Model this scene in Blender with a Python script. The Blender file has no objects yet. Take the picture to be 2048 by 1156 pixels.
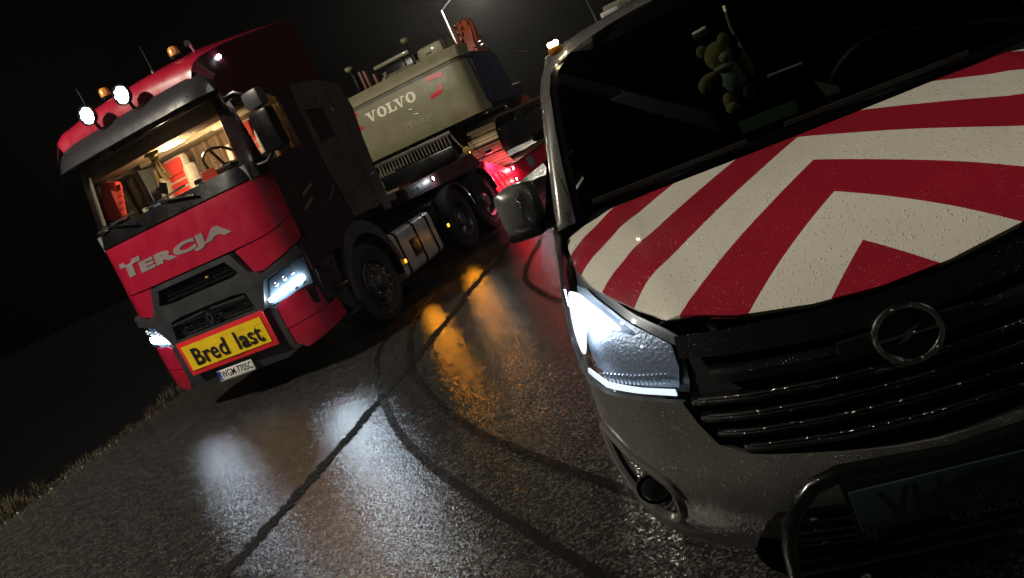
import bpy, bmesh, math, random
from mathutils import Vector, Matrix, geometry
random.seed(7)
PI = math.pi
SC = bpy.context.scene
COL = SC.collection

# ------------------------------------------------------------------ camera
cam_d = bpy.data.cameras.new('camera')
cam_d.sensor_width = 36.0
cam_d.lens = 1501.2 / 2048 * 36.0
cam_d.clip_start = 0.05
cam_d.clip_end = 2000
cam = bpy.data.objects.new('camera', cam_d)
COL.objects.link(cam)
RT = Vector((0.871408720, 0.275069581, -0.406181693))
DN = Vector((-0.308546651, -0.336380650, -0.889745482))
FW = Vector((-0.381373579, 0.900657973, -0.208253234))
mw = Matrix((RT, -DN, -FW)).transposed().to_4x4()
mw.translation = Vector((6.100934, -6.469715, 1.684225))
cam.matrix_world = mw
SC.camera = cam

# ------------------------------------------------------------------ night sky, weak sun added as side fill, exposure
world = bpy.data.worlds.new('World')
SC.world = world
world.use_nodes = True
wn = world.node_tree
bg = wn.nodes['Background']
sky = wn.nodes.new('ShaderNodeTexSky')
sky.sky_type = 'NISHITA'
sky.sun_disc = False
sky.sun_elevation = math.radians(-6.0)
sky.sun_rotation = math.radians(98)
wn.links.new(sky.outputs['Color'], bg.inputs['Color'])
bg.inputs['Strength'].default_value = 0.03
sun_d = bpy.data.lights.new('sun', 'SUN')
sun_d.energy = 0.36
sun_d.angle = math.radians(25)
sun_d.color = (1.0, .92, .84)
sun = bpy.data.objects.new('sun', sun_d)
COL.objects.link(sun)
sun.rotation_euler = Vector((-.80, .12, -.58)).to_track_quat('-Z', 'Y').to_euler()
SC.view_settings.view_transform = 'Standard'
SC.view_settings.look = 'None'
SC.view_settings.exposure = 0.0
SC.view_settings.gamma = 1.0
SC.view_settings.use_curve_mapping = False
SC.cycles.use_denoising = True
SC.cycles.max_bounces = 5
SC.cycles.diffuse_bounces = 2
SC.cycles.glossy_bounces = 3
SC.cycles.adaptive_threshold = 0.03
SC.cycles.transparent_max_bounces = 10
SC.cycles.sample_clamp_indirect = 4.0
SC.cycles.caustics_reflective = False
SC.cycles.caustics_refractive = False

# ------------------------------------------------------------------ materials
MATS = {}

def principled(name):
    m = bpy.data.materials.new(name)
    m.use_nodes = True
    nt = m.node_tree
    return m, nt, nt.nodes['Principled BSDF']

def node(nt, typ, **kw):
    n = nt.nodes.new(typ)
    for k, v in kw.items():
        setattr(n, k, v)
    return n

def mathn(nt, op, a, b=None, clamp=False):
    n = node(nt, 'ShaderNodeMath', operation=op)
    n.use_clamp = clamp
    for i, v in enumerate((a, b)):
        if v is None:
            continue
        if hasattr(v, 'default_value'):
            nt.links.new(v, n.inputs[i])
        else:
            n.inputs[i].default_value = v
    return n.outputs[0]

def coords(nt):
    return node(nt, 'ShaderNodeTexCoord').outputs['Object']

def noise(nt, co, scale, detail=3, rough=.55):
    n = node(nt, 'ShaderNodeTexNoise')
    n.inputs['Scale'].default_value = scale
    n.inputs['Detail'].default_value = detail
    n.inputs['Roughness'].default_value = rough
    nt.links.new(co, n.inputs['Vector'])
    return n.outputs['Fac']

def ramp(nt, fac, stops):
    n = node(nt, 'ShaderNodeValToRGB')
    el = n.color_ramp.elements
    while len(el) < len(stops):
        el.new(0.5)
    for e, (p, c) in zip(el, stops):
        e.position = p
        e.color = (*c, 1) if len(c) == 3 else c
    nt.links.new(fac, n.inputs['Fac'])
    return n.outputs['Color']

def maprange(nt, v, a, b, c, d):
    n = node(nt, 'ShaderNodeMapRange')
    nt.links.new(v, n.inputs[0])
    for i, x in enumerate((a, b, c, d)):
        n.inputs[i + 1].default_value = x
    return n.outputs[0]

def drops_normal(nt, co, scale=110, strength=.5, dist=.004, cover=.55):
    """rain drops: rounded bumps at random sizes"""
    hs = []
    for sc_, k in ((scale, 1.0), (scale * .47, 1.6)):
        v = node(nt, 'ShaderNodeTexVoronoi')
        v.inputs['Scale'].default_value = sc_
        v.inputs['Randomness'].default_value = 1.0
        nt.links.new(co, v.inputs['Vector'])
        sep = node(nt, 'ShaderNodeSeparateColor')
        nt.links.new(v.outputs['Color'], sep.inputs[0])
        rad = mathn(nt, 'MULTIPLY', mathn(nt, 'SUBTRACT', sep.outputs[0], 1 - cover / k), .8)
        h = mathn(nt, 'MULTIPLY', mathn(nt, 'SUBTRACT', rad, v.outputs['Distance'], True), k, True)
        hs.append(mathn(nt, 'POWER', h, .6))
    h = mathn(nt, 'ADD', hs[0], hs[1])
    b = node(nt, 'ShaderNodeBump')
    b.inputs['Strength'].default_value = strength
    b.inputs['Distance'].default_value = dist
    nt.links.new(h, b.inputs['Height'])
    return b.outputs['Normal'], h

def mat(name, col, rough=.5, metal=0.0, coat=0.0, wet=0.0, dirt=0.0, bump=0.0, bscale=60, spec=.5, emit=None, estr=0, wscale=110, sheen=0, wdist=.004):
    if name in MATS:
        return MATS[name]
    m, nt, p = principled(name)
    p.inputs['Base Color'].default_value = (*col, 1)
    p.inputs['Roughness'].default_value = rough
    p.inputs['Metallic'].default_value = metal
    p.inputs['Coat Weight'].default_value = coat
    p.inputs['Coat Roughness'].default_value = .06
    p.inputs['Specular IOR Level'].default_value = spec
    if sheen:
        p.inputs['Sheen Weight'].default_value = sheen
    if emit:
        p.inputs['Emission Color'].default_value = (*emit, 1)
        p.inputs['Emission Strength'].default_value = estr
    co = coords(nt)
    if dirt > 0:
        f = noise(nt, co, 4.0, 4, .65)
        f2 = noise(nt, co, 55.0, 2, .6)
        mx = mathn(nt, 'ADD', mathn(nt, 'MULTIPLY', f, .7), mathn(nt, 'MULTIPLY', f2, .3))
        lo = tuple(c * (1 - dirt) for c in col)
        hi = tuple(min(1, c * (1 + dirt * .35)) for c in col)
        nt.links.new(ramp(nt, mx, [(.36, lo), (.64, hi)]), p.inputs['Base Color'])
        nt.links.new(maprange(nt, f, .3, .7, max(.03, rough * .75), min(1, rough * 1.3)), p.inputs['Roughness'])
    if wet > 0:
        nrm, h = drops_normal(nt, co, wscale, wet, wdist, .6)
        nt.links.new(nrm, p.inputs['Normal'])
        nt.links.new(nrm, p.inputs['Coat Normal'])
    elif bump > 0:
        b = node(nt, 'ShaderNodeBump')
        b.inputs['Strength'].default_value = bump
        b.inputs['Distance'].default_value = .004
        nt.links.new(noise(nt, co, bscale, 4), b.inputs['Height'])
        nt.links.new(b.outputs['Normal'], p.inputs['Normal'])
    MATS[name] = m
    return m

def glass(name, tint=(.8, .85, .85), refl=1.0, wet=0.0, rough=.02, base=.04):
    """thin window pane: clear with a sheen that grows towards grazing angles"""
    m = bpy.data.materials.new(name)
    m.use_nodes = True
    nt = m.node_tree
    nt.nodes.remove(nt.nodes['Principled BSDF'])
    out = nt.nodes['Material Output']
    t = node(nt, 'ShaderNodeBsdfTransparent')
    t.inputs[0].default_value = (*tint, 1)
    g = node(nt, 'ShaderNodeBsdfGlossy')
    g.inputs['Roughness'].default_value = rough
    geo = node(nt, 'ShaderNodeNewGeometry')
    dt = node(nt, 'ShaderNodeVectorMath', operation='DOT_PRODUCT')
    nt.links.new(geo.outputs['Incoming'], dt.inputs[0]); nt.links.new(geo.outputs['Normal'], dt.inputs[1])
    gr = mathn(nt, 'POWER', mathn(nt, 'SUBTRACT', 1.0, mathn(nt, 'ABSOLUTE', dt.outputs['Value']), True), 5.0)
    mx = node(nt, 'ShaderNodeMixShader')
    fac = mathn(nt, 'ADD', mathn(nt, 'MULTIPLY', gr, .9 * refl, True), base, True)
    if wet > 0:
        nrm, h = drops_normal(nt, coords(nt), 130, wet, .006, .5)
        nt.links.new(nrm, g.inputs['Normal'])
        fac = mathn(nt, 'ADD', fac, mathn(nt, 'MULTIPLY', h, .35), True)
    nt.links.new(fac, mx.inputs[0])
    nt.links.new(t.outputs[0], mx.inputs[1])
    nt.links.new(g.outputs[0], mx.inputs[2])
    nt.links.new(mx.outputs[0], out.inputs[0])
    MATS[name] = m
    return m

def emitter(name, col, s):
    m = bpy.data.materials.new(name)
    m.use_nodes = True
    nt = m.node_tree
    p = nt.nodes['Principled BSDF']
    p.inputs['Base Color'].default_value = (*[min(.8, c) for c in col], 1)
    p.inputs['Emission Color'].default_value = (*col, 1)
    p.inputs['Emission Strength'].default_value = s
    MATS[name] = m
    return m

def mat_asphalt():
    m, nt, p = principled('wet_asphalt')
    co = coords(nt)
    v = node(nt, 'ShaderNodeTexVoronoi'); v.inputs['Scale'].default_value = 85
    nt.links.new(co, v.inputs['Vector'])
    v2 = node(nt, 'ShaderNodeTexVoronoi'); v2.inputs['Scale'].default_value = 170
    nt.links.new(co, v2.inputs['Vector'])
    big = noise(nt, co, .55, 3, .6)
    mid = noise(nt, co, 9, 3, .6)
    sep = node(nt, 'ShaderNodeSeparateColor'); nt.links.new(v.outputs['Color'], sep.inputs[0])
    stone = mathn(nt, 'ADD', mathn(nt, 'MULTIPLY', sep.outputs[1], .55), mathn(nt, 'MULTIPLY', mid, .45))
    nt.links.new(ramp(nt, stone, [(.2, (.009, .0088, .0086)), (.55, (.025, .024, .023)), (.85, (.105, .098, .088))]), p.inputs['Base Color'])
    wetn = mathn(nt, 'ADD', mathn(nt, 'MULTIPLY', big, .75), mathn(nt, 'MULTIPLY', mid, .25))
    nt.links.new(maprange(nt, wetn, .35, .65, .12, .17), p.inputs['Roughness'])
    p.inputs['Specular IOR Level'].default_value = .75
    h = mathn(nt, 'ADD', mathn(nt, 'MULTIPLY', v.outputs['Distance'], -1.0), mathn(nt, 'MULTIPLY', v2.outputs['Distance'], -.35))
    # every chip of stone lies at its own tilt and glints on its own
    geo = node(nt, 'ShaderNodeNewGeometry')
    v3 = node(nt, 'ShaderNodeTexVoronoi'); v3.inputs['Scale'].default_value = 105
    nt.links.new(co, v3.inputs['Vector'])
    sub = node(nt, 'ShaderNodeVectorMath', operation='SUBTRACT'); nt.links.new(v3.outputs['Color'], sub.inputs[0]); sub.inputs[1].default_value = (.5, .5, .5)
    scl = node(nt, 'ShaderNodeVectorMath', operation='SCALE'); nt.links.new(sub.outputs[0], scl.inputs[0]); scl.inputs['Scale'].default_value = .14
    add = node(nt, 'ShaderNodeVectorMath', operation='ADD'); nt.links.new(scl.outputs[0], add.inputs[0]); nt.links.new(geo.outputs['Normal'], add.inputs[1])
    nm = node(nt, 'ShaderNodeVectorMath', operation='NORMALIZE'); nt.links.new(add.outputs[0], nm.inputs[0])
    b = node(nt, 'ShaderNodeBump'); b.inputs['Strength'].default_value = .38; b.inputs['Distance'].default_value = .004
    nt.links.new(h, b.inputs['Height'])
    nt.links.new(nm.outputs[0], b.inputs['Normal'])
    nt.links.new(b.outputs['Normal'], p.inputs['Normal'])
    MATS['wet_asphalt'] = m
    return m

def mat_mark(name, col, rough, lo, hi, scale, alpha):
    """thin stain with ragged cover"""
    m, nt, p = principled(name)
    co = coords(nt)
    f = mathn(nt, 'ADD', mathn(nt, 'MULTIPLY', noise(nt, co, scale, 5, .7), .6), mathn(nt, 'MULTIPLY', noise(nt, co, scale * 9, 3, .7), .4))
    nt.links.new(mathn(nt, 'MULTIPLY', maprange(nt, f, lo, hi, 0, 1), alpha), p.inputs['Alpha'])
    p.inputs['Base Color'].default_value = (*col, 1)
    p.inputs['Roughness'].default_value = rough
    p.inputs['Specular IOR Level'].default_value = .15
    b = node(nt, 'ShaderNodeBump'); b.inputs['Strength'].default_value = .25; b.inputs['Distance'].default_value = .006
    nt.links.new(noise(nt, co, 120, 4), b.inputs['Height']); nt.links.new(b.outputs['Normal'], p.inputs['Normal'])
    MATS[name] = m
    return m

def mat_chevron():
    """white film with 45 degree red chevrons, printed across the bonnet"""
    m, nt, p = principled('chevron_film')
    co = coords(nt)
    sx = node(nt, 'ShaderNodeSeparateXYZ'); nt.links.new(co, sx.inputs[0])
    s = mathn(nt, 'ADD', mathn(nt, 'ABSOLUTE', mathn(nt, 'SUBTRACT', sx.outputs[0], .012)), sx.outputs[1])
    # bands 0.228 m wide in s; red below 0.20
    k = mathn(nt, 'MULTIPLY', mathn(nt, 'SUBTRACT', s, .20 - .228), 1 / .456)
    fr = mathn(nt, 'FRACT', k)
    red = mathn(nt, 'LESS_THAN', fr, .5)
    mx = node(nt, 'ShaderNodeMix', data_type='RGBA')
    nt.links.new(red, mx.inputs[0])
    n = noise(nt, co, 3, 5, .6)
    nt.links.new(ramp(nt, n, [(.3, (.60, .58, .49)), (.7, (.69, .67, .58))]), mx.inputs[6])
    nt.links.new(ramp(nt, n, [(.3, (.25, .007, .020)), (.7, (.32, .010, .026))]), mx.inputs[7])
    nt.links.new(mx.outputs[2], p.inputs['Base Color'])
    p.inputs['Roughness'].default_value = .38
    p.inputs['Coat Weight'].default_value = 1.0
    p.inputs['Coat Roughness'].default_value = .07
    nrm, h = drops_normal(nt, co, 130, .8, .004, .62)
    nt.links.new(nrm, p.inputs['Normal']); nt.links.new(nrm, p.inputs['Coat Normal'])
    MATS['chevron_film'] = m
    return m

RED = mat('red_cab_paint', (.34, .008, .030), .3, coat=1.0, dirt=.12)
DKRED = mat('maroon_paint', (.050, .006, .012), .3, coat=.8, dirt=.15)
BLACKP = mat('black_cab_paint', (.034, .019, .021), .22, coat=.8, dirt=.3)
SHEENP = mat('black_paint_sheen', (.075, .060, .058), .28, coat=.7, dirt=.3)  # black rear side, its reflected sheen put into a lighter base colour
PLAST = mat('charcoal_plastic', (.026, .027, .031), .45, dirt=.2, bump=.08)
BLACK = mat('black_plastic', (.005, .005, .006), .25, dirt=.2, spec=.35)
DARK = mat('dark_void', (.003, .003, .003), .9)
RUBBER = mat('tyre_rubber', (.012, .012, .012), .65, dirt=.3, bump=.25, bscale=90)
STEEL = mat('wheel_steel', (.12, .12, .12), .45, metal=.7, dirt=.5)
CHROME = mat('chrome', (.65, .65, .66), .12, metal=1.0)
ALU = mat('brushed_aluminium', (.50, .48, .45), .42, metal=.35, dirt=.25, bump=.1, bscale=30)
CREAM = mat('cream_trim', (.62, .50, .32), .6, dirt=.1)
BROWN = mat('brown_cloth', (.32, .22, .13), .85, dirt=.3, bump=.4, bscale=25)
GREYTRIM = mat('grey_green_trim', (.16, .17, .16), .6, dirt=.2)
SEATRED = mat('red_quilted_cloth', (.62, .045, .03), .75, dirt=.25, bump=.5, bscale=45)
SEATGREY = mat('beige_leather', (.45, .40, .32), .5, dirt=.15)
VISOR = mat('wet_dark_visor', (.022, .022, .026), .35, coat=1.0, wet=1.0, wscale=70, wdist=.02)
WHITE = mat('white_paint', (.72, .72, .70), .4, dirt=.1)
GREYPAINT = mat('grey_panel_paint', (.22, .21, .24), .45, dirt=.4)
OLIVE = mat('olive_grey_paint', (.255, .242, .138), .42, coat=.2, dirt=.14)
OLIVED = mat('olive_grey_dark_and_shade', (.11, .10, .058), .5, dirt=.2)
NAVY = mat('dark_navy_paint', (.045, .050, .11), .3, coat=.6, dirt=.3)
ORANGE = mat('orange_boom_paint', (.42, .075, .022), .45, coat=.3, dirt=.35)
TRED = mat('trailer_red_paint', (.62, .012, .04), .4, coat=.4, dirt=.25)
RUST = mat('worn_track_steel', (.30, .24, .14), .5, metal=.5, dirt=.5, bump=.3, bscale=40)
DARKSTEEL = mat('dark_steel', (.035, .033, .032), .5, metal=.3, dirt=.5)
AMBERPL = mat('amber_plastic', (.65, .24, .02), .3, coat=.5)
SIGNRED = mat('sign_red', (.62, .015, .02), .5, dirt=.06)
SIGNYEL = mat('sign_yellow', (.72, .50, .012), .5, dirt=.12, bump=.0)
INK = mat('black_print', (.006, .006, .006), .5)
BLUEPL = mat('plate_blue', (.02, .03, .30), .5)
RREFL = mat('red_reflector', (.70, .012, .03), .35, coat=.5)
LETTER = mat('pale_letter_film', (.95, .92, .70), .5)
GREYLET = mat('grey_letter_film', (.22, .18, .18), .4, dirt=.12)
FADED = mat('faded_letter_film', (.33, .315, .19), .5, dirt=.2)
VANGREY = mat('van_grey_paint', (.092, .091, .084), .30, coat=1.0, dirt=.12, wet=.8, wscale=170, wdist=.005)
VANBLACK = mat('van_black_plastic', (.005, .005, .006), .3, coat=.3, wet=.4, wscale=110)
WETCHROME = mat('wet_chrome', (.42, .42, .40), .25, metal=1.0, wet=.7, wscale=120)
BARBLACK = mat('black_bar_paint', (.004, .004, .004), .22, coat=.4, wet=.4, wscale=90)
DASH = mat('van_dash_plastic', (.012, .013, .014), .6)
PAPER = mat('paper', (.55, .60, .48), .7)
BEAR = mat('tan_plush', (.42, .27, .09), .95, bump=.6, bscale=120, sheen=.4)
SHIRT = mat('pale_plush_shirt', (.33, .36, .34), .9, bump=.4, bscale=120)
GOLD = mat('gold_cloth', (.55, .36, .10), .5, sheen=.3)
SEAM = mat_mark('joint_tar', (.002, .002, .002), .8, .33, .44, 7, 1.0)
TYREMARK = mat_mark('tyre_mark_rubber', (.002, .002, .002), .6, .26, .56, 4, .9)
ASPHALT = mat_asphalt()
CHEV = mat_chevron()
CABGLASS = glass('cab_windscreen_glass', (.86, .84, .80), .7, wet=.25)
SIDEGLASS = glass('cab_side_glass', (.85, .83, .80), 1.0)
MIRRORGLASS = glass('night_window_glass', (.35, .35, .35), 1.0, base=.12)
VANGLASS = glass('van_windscreen_glass', (.27, .33, .30), .7, wet=.10)
LENS = glass('lamp_lens', (.92, .95, .98), 1.0, wet=.5, base=.06)
E_WHITE = emitter('led_white', (.66, .86, 1.0), 110)
E_SPOT = emitter('spot_white', (.85, .92, 1.0), 40)
E_AMBER = emitter('amber_glow', (1.0, .40, .03), 2.6)
E_SMALL = emitter('marker_white', (.9, .93, 1.0), 40)
E_DRL = emitter('van_daylight_white', (.88, .94, 1.0), 2.2)
E_DRL2 = emitter('van_daylight_dim', (.80, .90, 1.0), 1.2)
E_LAMP = emitter('street_lamp_glow', (1.0, .86, .60), 60)
E_CABIN = emitter('cabin_light', (1.0, .80, .52), 4)
REFLECTOR = mat('lamp_reflector', (.70, .74, .80), .30, metal=1.0, bump=.5, bscale=160)
BOWL = mat('lamp_bowl', (.34, .39, .48), .35, metal=.5, bump=.8, bscale=90)
PLUMB = mat('lamp_housing', (.10, .11, .13), .35, coat=.3)

# ------------------------------------------------------------------ geometry helpers
def link_mesh(name, verts, faces, material, parent=None, smooth=True, angle=35):
    me = bpy.data.meshes.new(name)
    me.from_pydata([tuple(v) for v in verts], [], faces)
    if material:
        me.materials.append(material)
    if smooth:
        me.polygons.foreach_set('use_smooth', [True] * len(me.polygons))
        me.set_sharp_from_angle(angle=math.radians(angle))
    me.update()
    o = bpy.data.objects.new(name, me)
    COL.objects.link(o)
    if parent:
        o.parent = parent
    return o

def thing(name, label, cat, loc=(0, 0, 0), rz=0, group=None):
    o = bpy.data.objects.new(name, None)
    COL.objects.link(o)
    o.empty_display_size = .2
    o.location = loc
    o.rotation_euler = (0, 0, rz)
    return tag(o, label, cat, group)

def tag(o, label, cat, group=None):
    o['label'] = label
    o['category'] = cat
    if group:
        o['group'] = group
    return o

def struct(o):
    o['kind'] = 'structure'
    return o

def copy_tree(o, parent=None):
    c = o.copy()
    COL.objects.link(c)
    c.parent = parent
    for ch in list(o.children):
        copy_tree(ch, c)
    return c

class MB:
    """collects shapes, then links them as one mesh object"""
    def __init__(s):
        s.v = []; s.f = []
    def add(s, verts, faces, M=None):
        n = len(s.v)
        s.v += [tuple(M @ Vector(v)) if M else tuple(v) for v in verts]
        s.f += [tuple(i + n for i in f) for f in faces]
        return s
    def box(s, c, d, rot=None, bev=0.0):
        bm = bmesh.new()
        bmesh.ops.create_cube(bm, size=1)
        bmesh.ops.scale(bm, vec=d, verts=bm.verts)
        if bev > 0:
            bmesh.ops.bevel(bm, geom=list(bm.edges), offset=min(bev, min(d) * .45), segments=2, affect='EDGES', profile=.6)
        M = Matrix.Translation(c)
        if rot:
            M = M @ (rot if isinstance(rot, Matrix) else Matrix.Rotation(rot[0], 4, rot[1]))
        bm.verts.index_update()
        s.add([v.co.copy() for v in bm.verts], [[v.index for v in f.verts] for f in bm.faces], M)
        bm.free()
        return s
    def b2(s, a, b, bev=0.0):
        return s.box([(a[i] + b[i]) / 2 for i in range(3)], [abs(b[i] - a[i]) for i in range(3)], bev=bev)
    def tube(s, path, r, n=10, closed=False, caps=True):
        P = [Vector(p) for p in path]
        m = len(P)
        rs = r if isinstance(r, (list, tuple)) else [r] * m
        rings = []
        prev = None
        for i, p in enumerate(P):
            if closed:
                t = (P[(i + 1) % m] - P[i - 1])
            else:
                t = P[min(i + 1, m - 1)] - P[max(i - 1, 0)]
            t.normalize()
            if prev is None:
                a = Vector((0, 0, 1)) if abs(t.z) < .9 else Vector((1, 0, 0))
                u = t.cross(a).normalized()
            else:
                u = (prev - t * prev.dot(t)).normalized()
            prev = u
            w = t.cross(u)
            rings.append([p + (u * math.cos(2 * PI * k / n) + w * math.sin(2 * PI * k / n)) * rs[i] for k in range(n)])
        V = [v for rg in rings for v in rg]
        F = []
        for i in range(m if closed else m - 1):
            j = (i + 1) % m
            for k in range(n):
                l = (k + 1) % n
                F.append((i * n + k, i * n + l, j * n + l, j * n + k))
        if not closed and caps:
            F.append(tuple(range(n - 1, -1, -1)))
            F.append(tuple((m - 1) * n + k for k in range(n)))
        return s.add(V, F)
    def lathe(s, prof, n=32, axis='X', c=(0, 0, 0), flip=False):
        """prof: list of (axial, radius)"""
        V = []; F = []
        for a, r in prof:
            for k in range(n):
                t = 2 * PI * k / n
                q = (a, r * math.cos(t), r * math.sin(t))
                if axis == 'Y': q = (q[1], a, q[2])
                if axis == 'Z': q = (q[1], q[2], a)
                V.append((q[0] + c[0], q[1] + c[1], q[2] + c[2]))
        m = len(prof)
        for i in range(m - 1):
            for k in range(n):
                l = (k + 1) % n
                f = (i * n + k, (i + 1) * n + k, (i + 1) * n + l, i * n + l)
                F.append(f[::-1] if flip else f)
        return s.add(V, F)
    def disc(s, c, r, axis='Y', n=24, th=.01):
        return s.lathe([(-th / 2, .0001), (-th / 2, r), (th / 2, r), (th / 2, .0001)], n, axis, c)
    def ball(s, c, r, seg=16, rings=10, M=None):
        bm = bmesh.new()
        bmesh.ops.create_uvsphere(bm, u_segments=seg, v_segments=rings, radius=1)
        rr = r if isinstance(r, (tuple, list)) else (r, r, r)
        bmesh.ops.scale(bm, vec=rr, verts=bm.verts)
        bm.verts.index_update()
        T = Matrix.Translation(c) @ (M if M else Matrix())
        s.add([v.co.copy() for v in bm.verts], [[v.index for v in f.verts] for f in bm.faces], T)
        bm.free()
        return s
    def prism(s, poly, a, b, plane='yz'):
        """polygon in a plane extruded from a to b along the third axis"""
        n = len(poly)
        def P(u, v, w):
            return {'yz': (w, u, v), 'xz': (u, w, v), 'xy': (u, v, w)}[plane]
        V = [P(u, v, a) for u, v in poly] + [P(u, v, b) for u, v in poly]
        F = [tuple(range(n - 1, -1, -1)), tuple(range(n, 2 * n))] + [(i, (i + 1) % n, n + (i + 1) % n, n + i) for i in range(n)]
        bm = bmesh.new()
        vs = [bm.verts.new(v) for v in V]
        for f in F:
            bm.faces.new([vs[i] for i in f])
        bmesh.ops.recalc_face_normals(bm, faces=bm.faces)
        bmesh.ops.triangulate(bm, faces=[f for f in bm.faces if len(f.verts) > 4])
        bm.verts.index_update()
        s.add([v.co.copy() for v in bm.verts], [[v.index for v in f.verts] for f in bm.faces])
        bm.free()
        return s
    def build(s, name, material, parent=None, smooth=True, angle=35):
        return link_mesh(name, s.v, s.f, material, parent, smooth, angle)

def inside(p, poly):
    x, y = p
    c = False
    n = len(poly)
    for i in range(n):
        x1, y1 = poly[i]; x2, y2 = poly[i - 1]
        if (y1 > y) != (y2 > y) and x < (x2 - x1) * (y - y1) / (y2 - y1) + x1:
            c = not c
    return c

def densify(poly, step):
    out = []
    for i in range(len(poly)):
        a = Vector(poly[i]); b = Vector(poly[(i + 1) % len(poly)])
        k = max(1, int(math.ceil((b - a).length / step)))
        out += [tuple(a.lerp(b, j / k)) for j in range(k)]
    return out

def segdist(p, poly):
    d = 1e9
    for i in range(len(poly)):
        a = Vector(poly[i - 1]); b = Vector(poly[i]); ab = b - a
        t = max(0, min(1, (Vector(p) - a).dot(ab) / max(ab.dot(ab), 1e-12)))
        d = min(d, (a + ab * t - Vector(p)).length)
    return d

def panel(name, poly, fmap, material, parent=None, holes=(), th=.012, step=.1, out=0.0, angle=40):
    """a curved sheet with thickness: outline (and holes) in surface coordinates, mapped onto a surface"""
    rings = [densify(poly, step)] + [densify(h, step) for h in holes]
    pts = []; edges = []
    for r in rings:
        n0 = len(pts)
        pts += r
        edges += [(n0 + i, n0 + (i + 1) % len(r)) for i in range(len(r))]
    xs = [p[0] for p in poly]; ys = [p[1] for p in poly]
    nx = int((max(xs) - min(xs)) / step); ny = int((max(ys) - min(ys)) / step)
    for i in range(nx + 1):
        for j in range(ny + 1):
            p = (min(xs) + (i + .5) * step, min(ys) + (j + .5 * (i % 2)) * step)
            if inside(p, poly) and not any(inside(p, h) for h in holes) and min(segdist(p, r) for r in rings) > step * .35:
                pts.append(p)
    v2, e2, f2, _, _, _ = geometry.delaunay_2d_cdt([Vector(p) for p in pts], edges, [], 0, 1e-6)
    tri = []
    for f in f2:
        cx = sum(v2[i][0] for i in f) / 3; cy = sum(v2[i][1] for i in f) / 3
        if inside((cx, cy), poly) and not any(inside((cx, cy), h) for h in holes):
            a, b, c = (v2[i] for i in f)
            ar = (b[0] - a[0]) * (c[1] - a[1]) - (b[1] - a[1]) * (c[0] - a[0])
            if abs(ar) < 1e-10:
                continue
            tri.append(tuple(f) if ar > 0 else tuple(f)[::-1])
    V = [Vector(fmap(v[0], v[1])) for v in v2]
    N = [Vector((0, 0, 0)) for _ in V]
    for f in tri:
        n = (V[f[1]] - V[f[0]]).cross(V[f[2]] - V[f[0]])
        for i in f:
            N[i] += n
    for n in N:
        if n.length > 0:
            n.normalize()
    n0 = len(V)
    front = [V[i] + N[i] * out for i in range(n0)]
    if th <= 0:
        return link_mesh(name, front, tri, material, parent, True, angle)
    back = [V[i] + N[i] * (out - th) for i in range(n0)]
    F = list(tri) + [tuple(i + n0 for i in f[::-1]) for f in tri]
    cnt = {}
    for f in tri:
        for k in range(3):
            e = (f[k], f[(k + 1) % 3])
            cnt[e] = cnt.get(e, 0) + 1
    VV = front + back
    for a, b in list(cnt):
        if (b, a) not in cnt:
            F.append((b, a, a + n0, b + n0))
    o = link_mesh(name, VV, F, material, parent, True, angle)
    return o

def mirror(poly):
    return [(-x, y) for x, y in reversed(poly)]

def curve_sheet(plan, prof, wid=None):
    """surface (s, z): s runs along a plan outline from the middle, prof shifts it back with height, wid narrows it"""
    cs = [0.0]
    for a, b in zip(plan, plan[1:]):
        cs.append(cs[-1] + math.hypot(b[0] - a[0], b[1] - a[1]))
    def lin(t, X, Y):
        if t <= X[0]: return Y[0]
        for i in range(1, len(X)):
            if t <= X[i]:
                k = (t - X[i - 1]) / (X[i] - X[i - 1])
                return Y[i - 1] + (Y[i] - Y[i - 1]) * k
        return Y[-1] + (Y[-1] - Y[-2]) / (X[-1] - X[-2]) * (t - X[-1])
    px = [p[0] for p in plan]; py = [p[1] for p in plan]
    # smooth tables
    zz = [p[0] for p in prof]; zy = [p[1] for p in prof]
    def f(s, z):
        a = abs(s)
        w = 1.0 if not wid else lin(z, [q[0] for q in wid], [q[1] for q in wid])
        h = .01
        x = (lin(a - h, cs, px) + lin(a, cs, px) + lin(a + h, cs, px)) / 3 if a > h else lin(a, cs, px)
        y = (lin(abs(a - h), cs, py) + lin(a, cs, py) + lin(a + h, cs, py)) / 3
        dy = (lin(z - .03, zz, zy) + lin(z, zz, zy) + lin(z + .03, zz, zy)) / 3
        return (math.copysign(x, s) * w, y + dy, z)
    f.cs = cs
    f.s_of_y = lambda yy: next(cs[i - 1] + (cs[i] - cs[i - 1]) * (yy - py[i - 1]) / (py[i] - py[i - 1]) for i in range(1, len(py)) if py[i] >= yy)
    return f

def text2d(txt, size, bold=0.0, sx=1.0, spacing=1.0, align='CENTER'):
    cu = bpy.data.curves.new('txt', 'FONT')
    cu.body = txt
    cu.size = size
    cu.offset = bold
    cu.space_character = spacing
    cu.align_x = align
    cu.resolution_u = 3
    ob = bpy.data.objects.new('txt', cu)
    COL.objects.link(ob)
    dg = bpy.context.evaluated_depsgraph_get()
    me = ob.evaluated_get(dg).to_mesh()
    V = [(v.co.x * sx, v.co.y) for v in me.vertices]
    F = [tuple(p.vertices) for p in me.polygons]
    ob.evaluated_get(dg).to_mesh_clear()
    bpy.data.objects.remove(ob)
    bpy.data.curves.remove(cu)
    return V, F

def lettering(name, txt, size, fmap, material, parent, bold=0.0, sx=1.0, spacing=1.0, th=.003, align='CENTER'):
    V, F = text2d(txt, size, bold, sx, spacing, align)
    return solid2d(name, V, F, fmap, material, parent, th)

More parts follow.
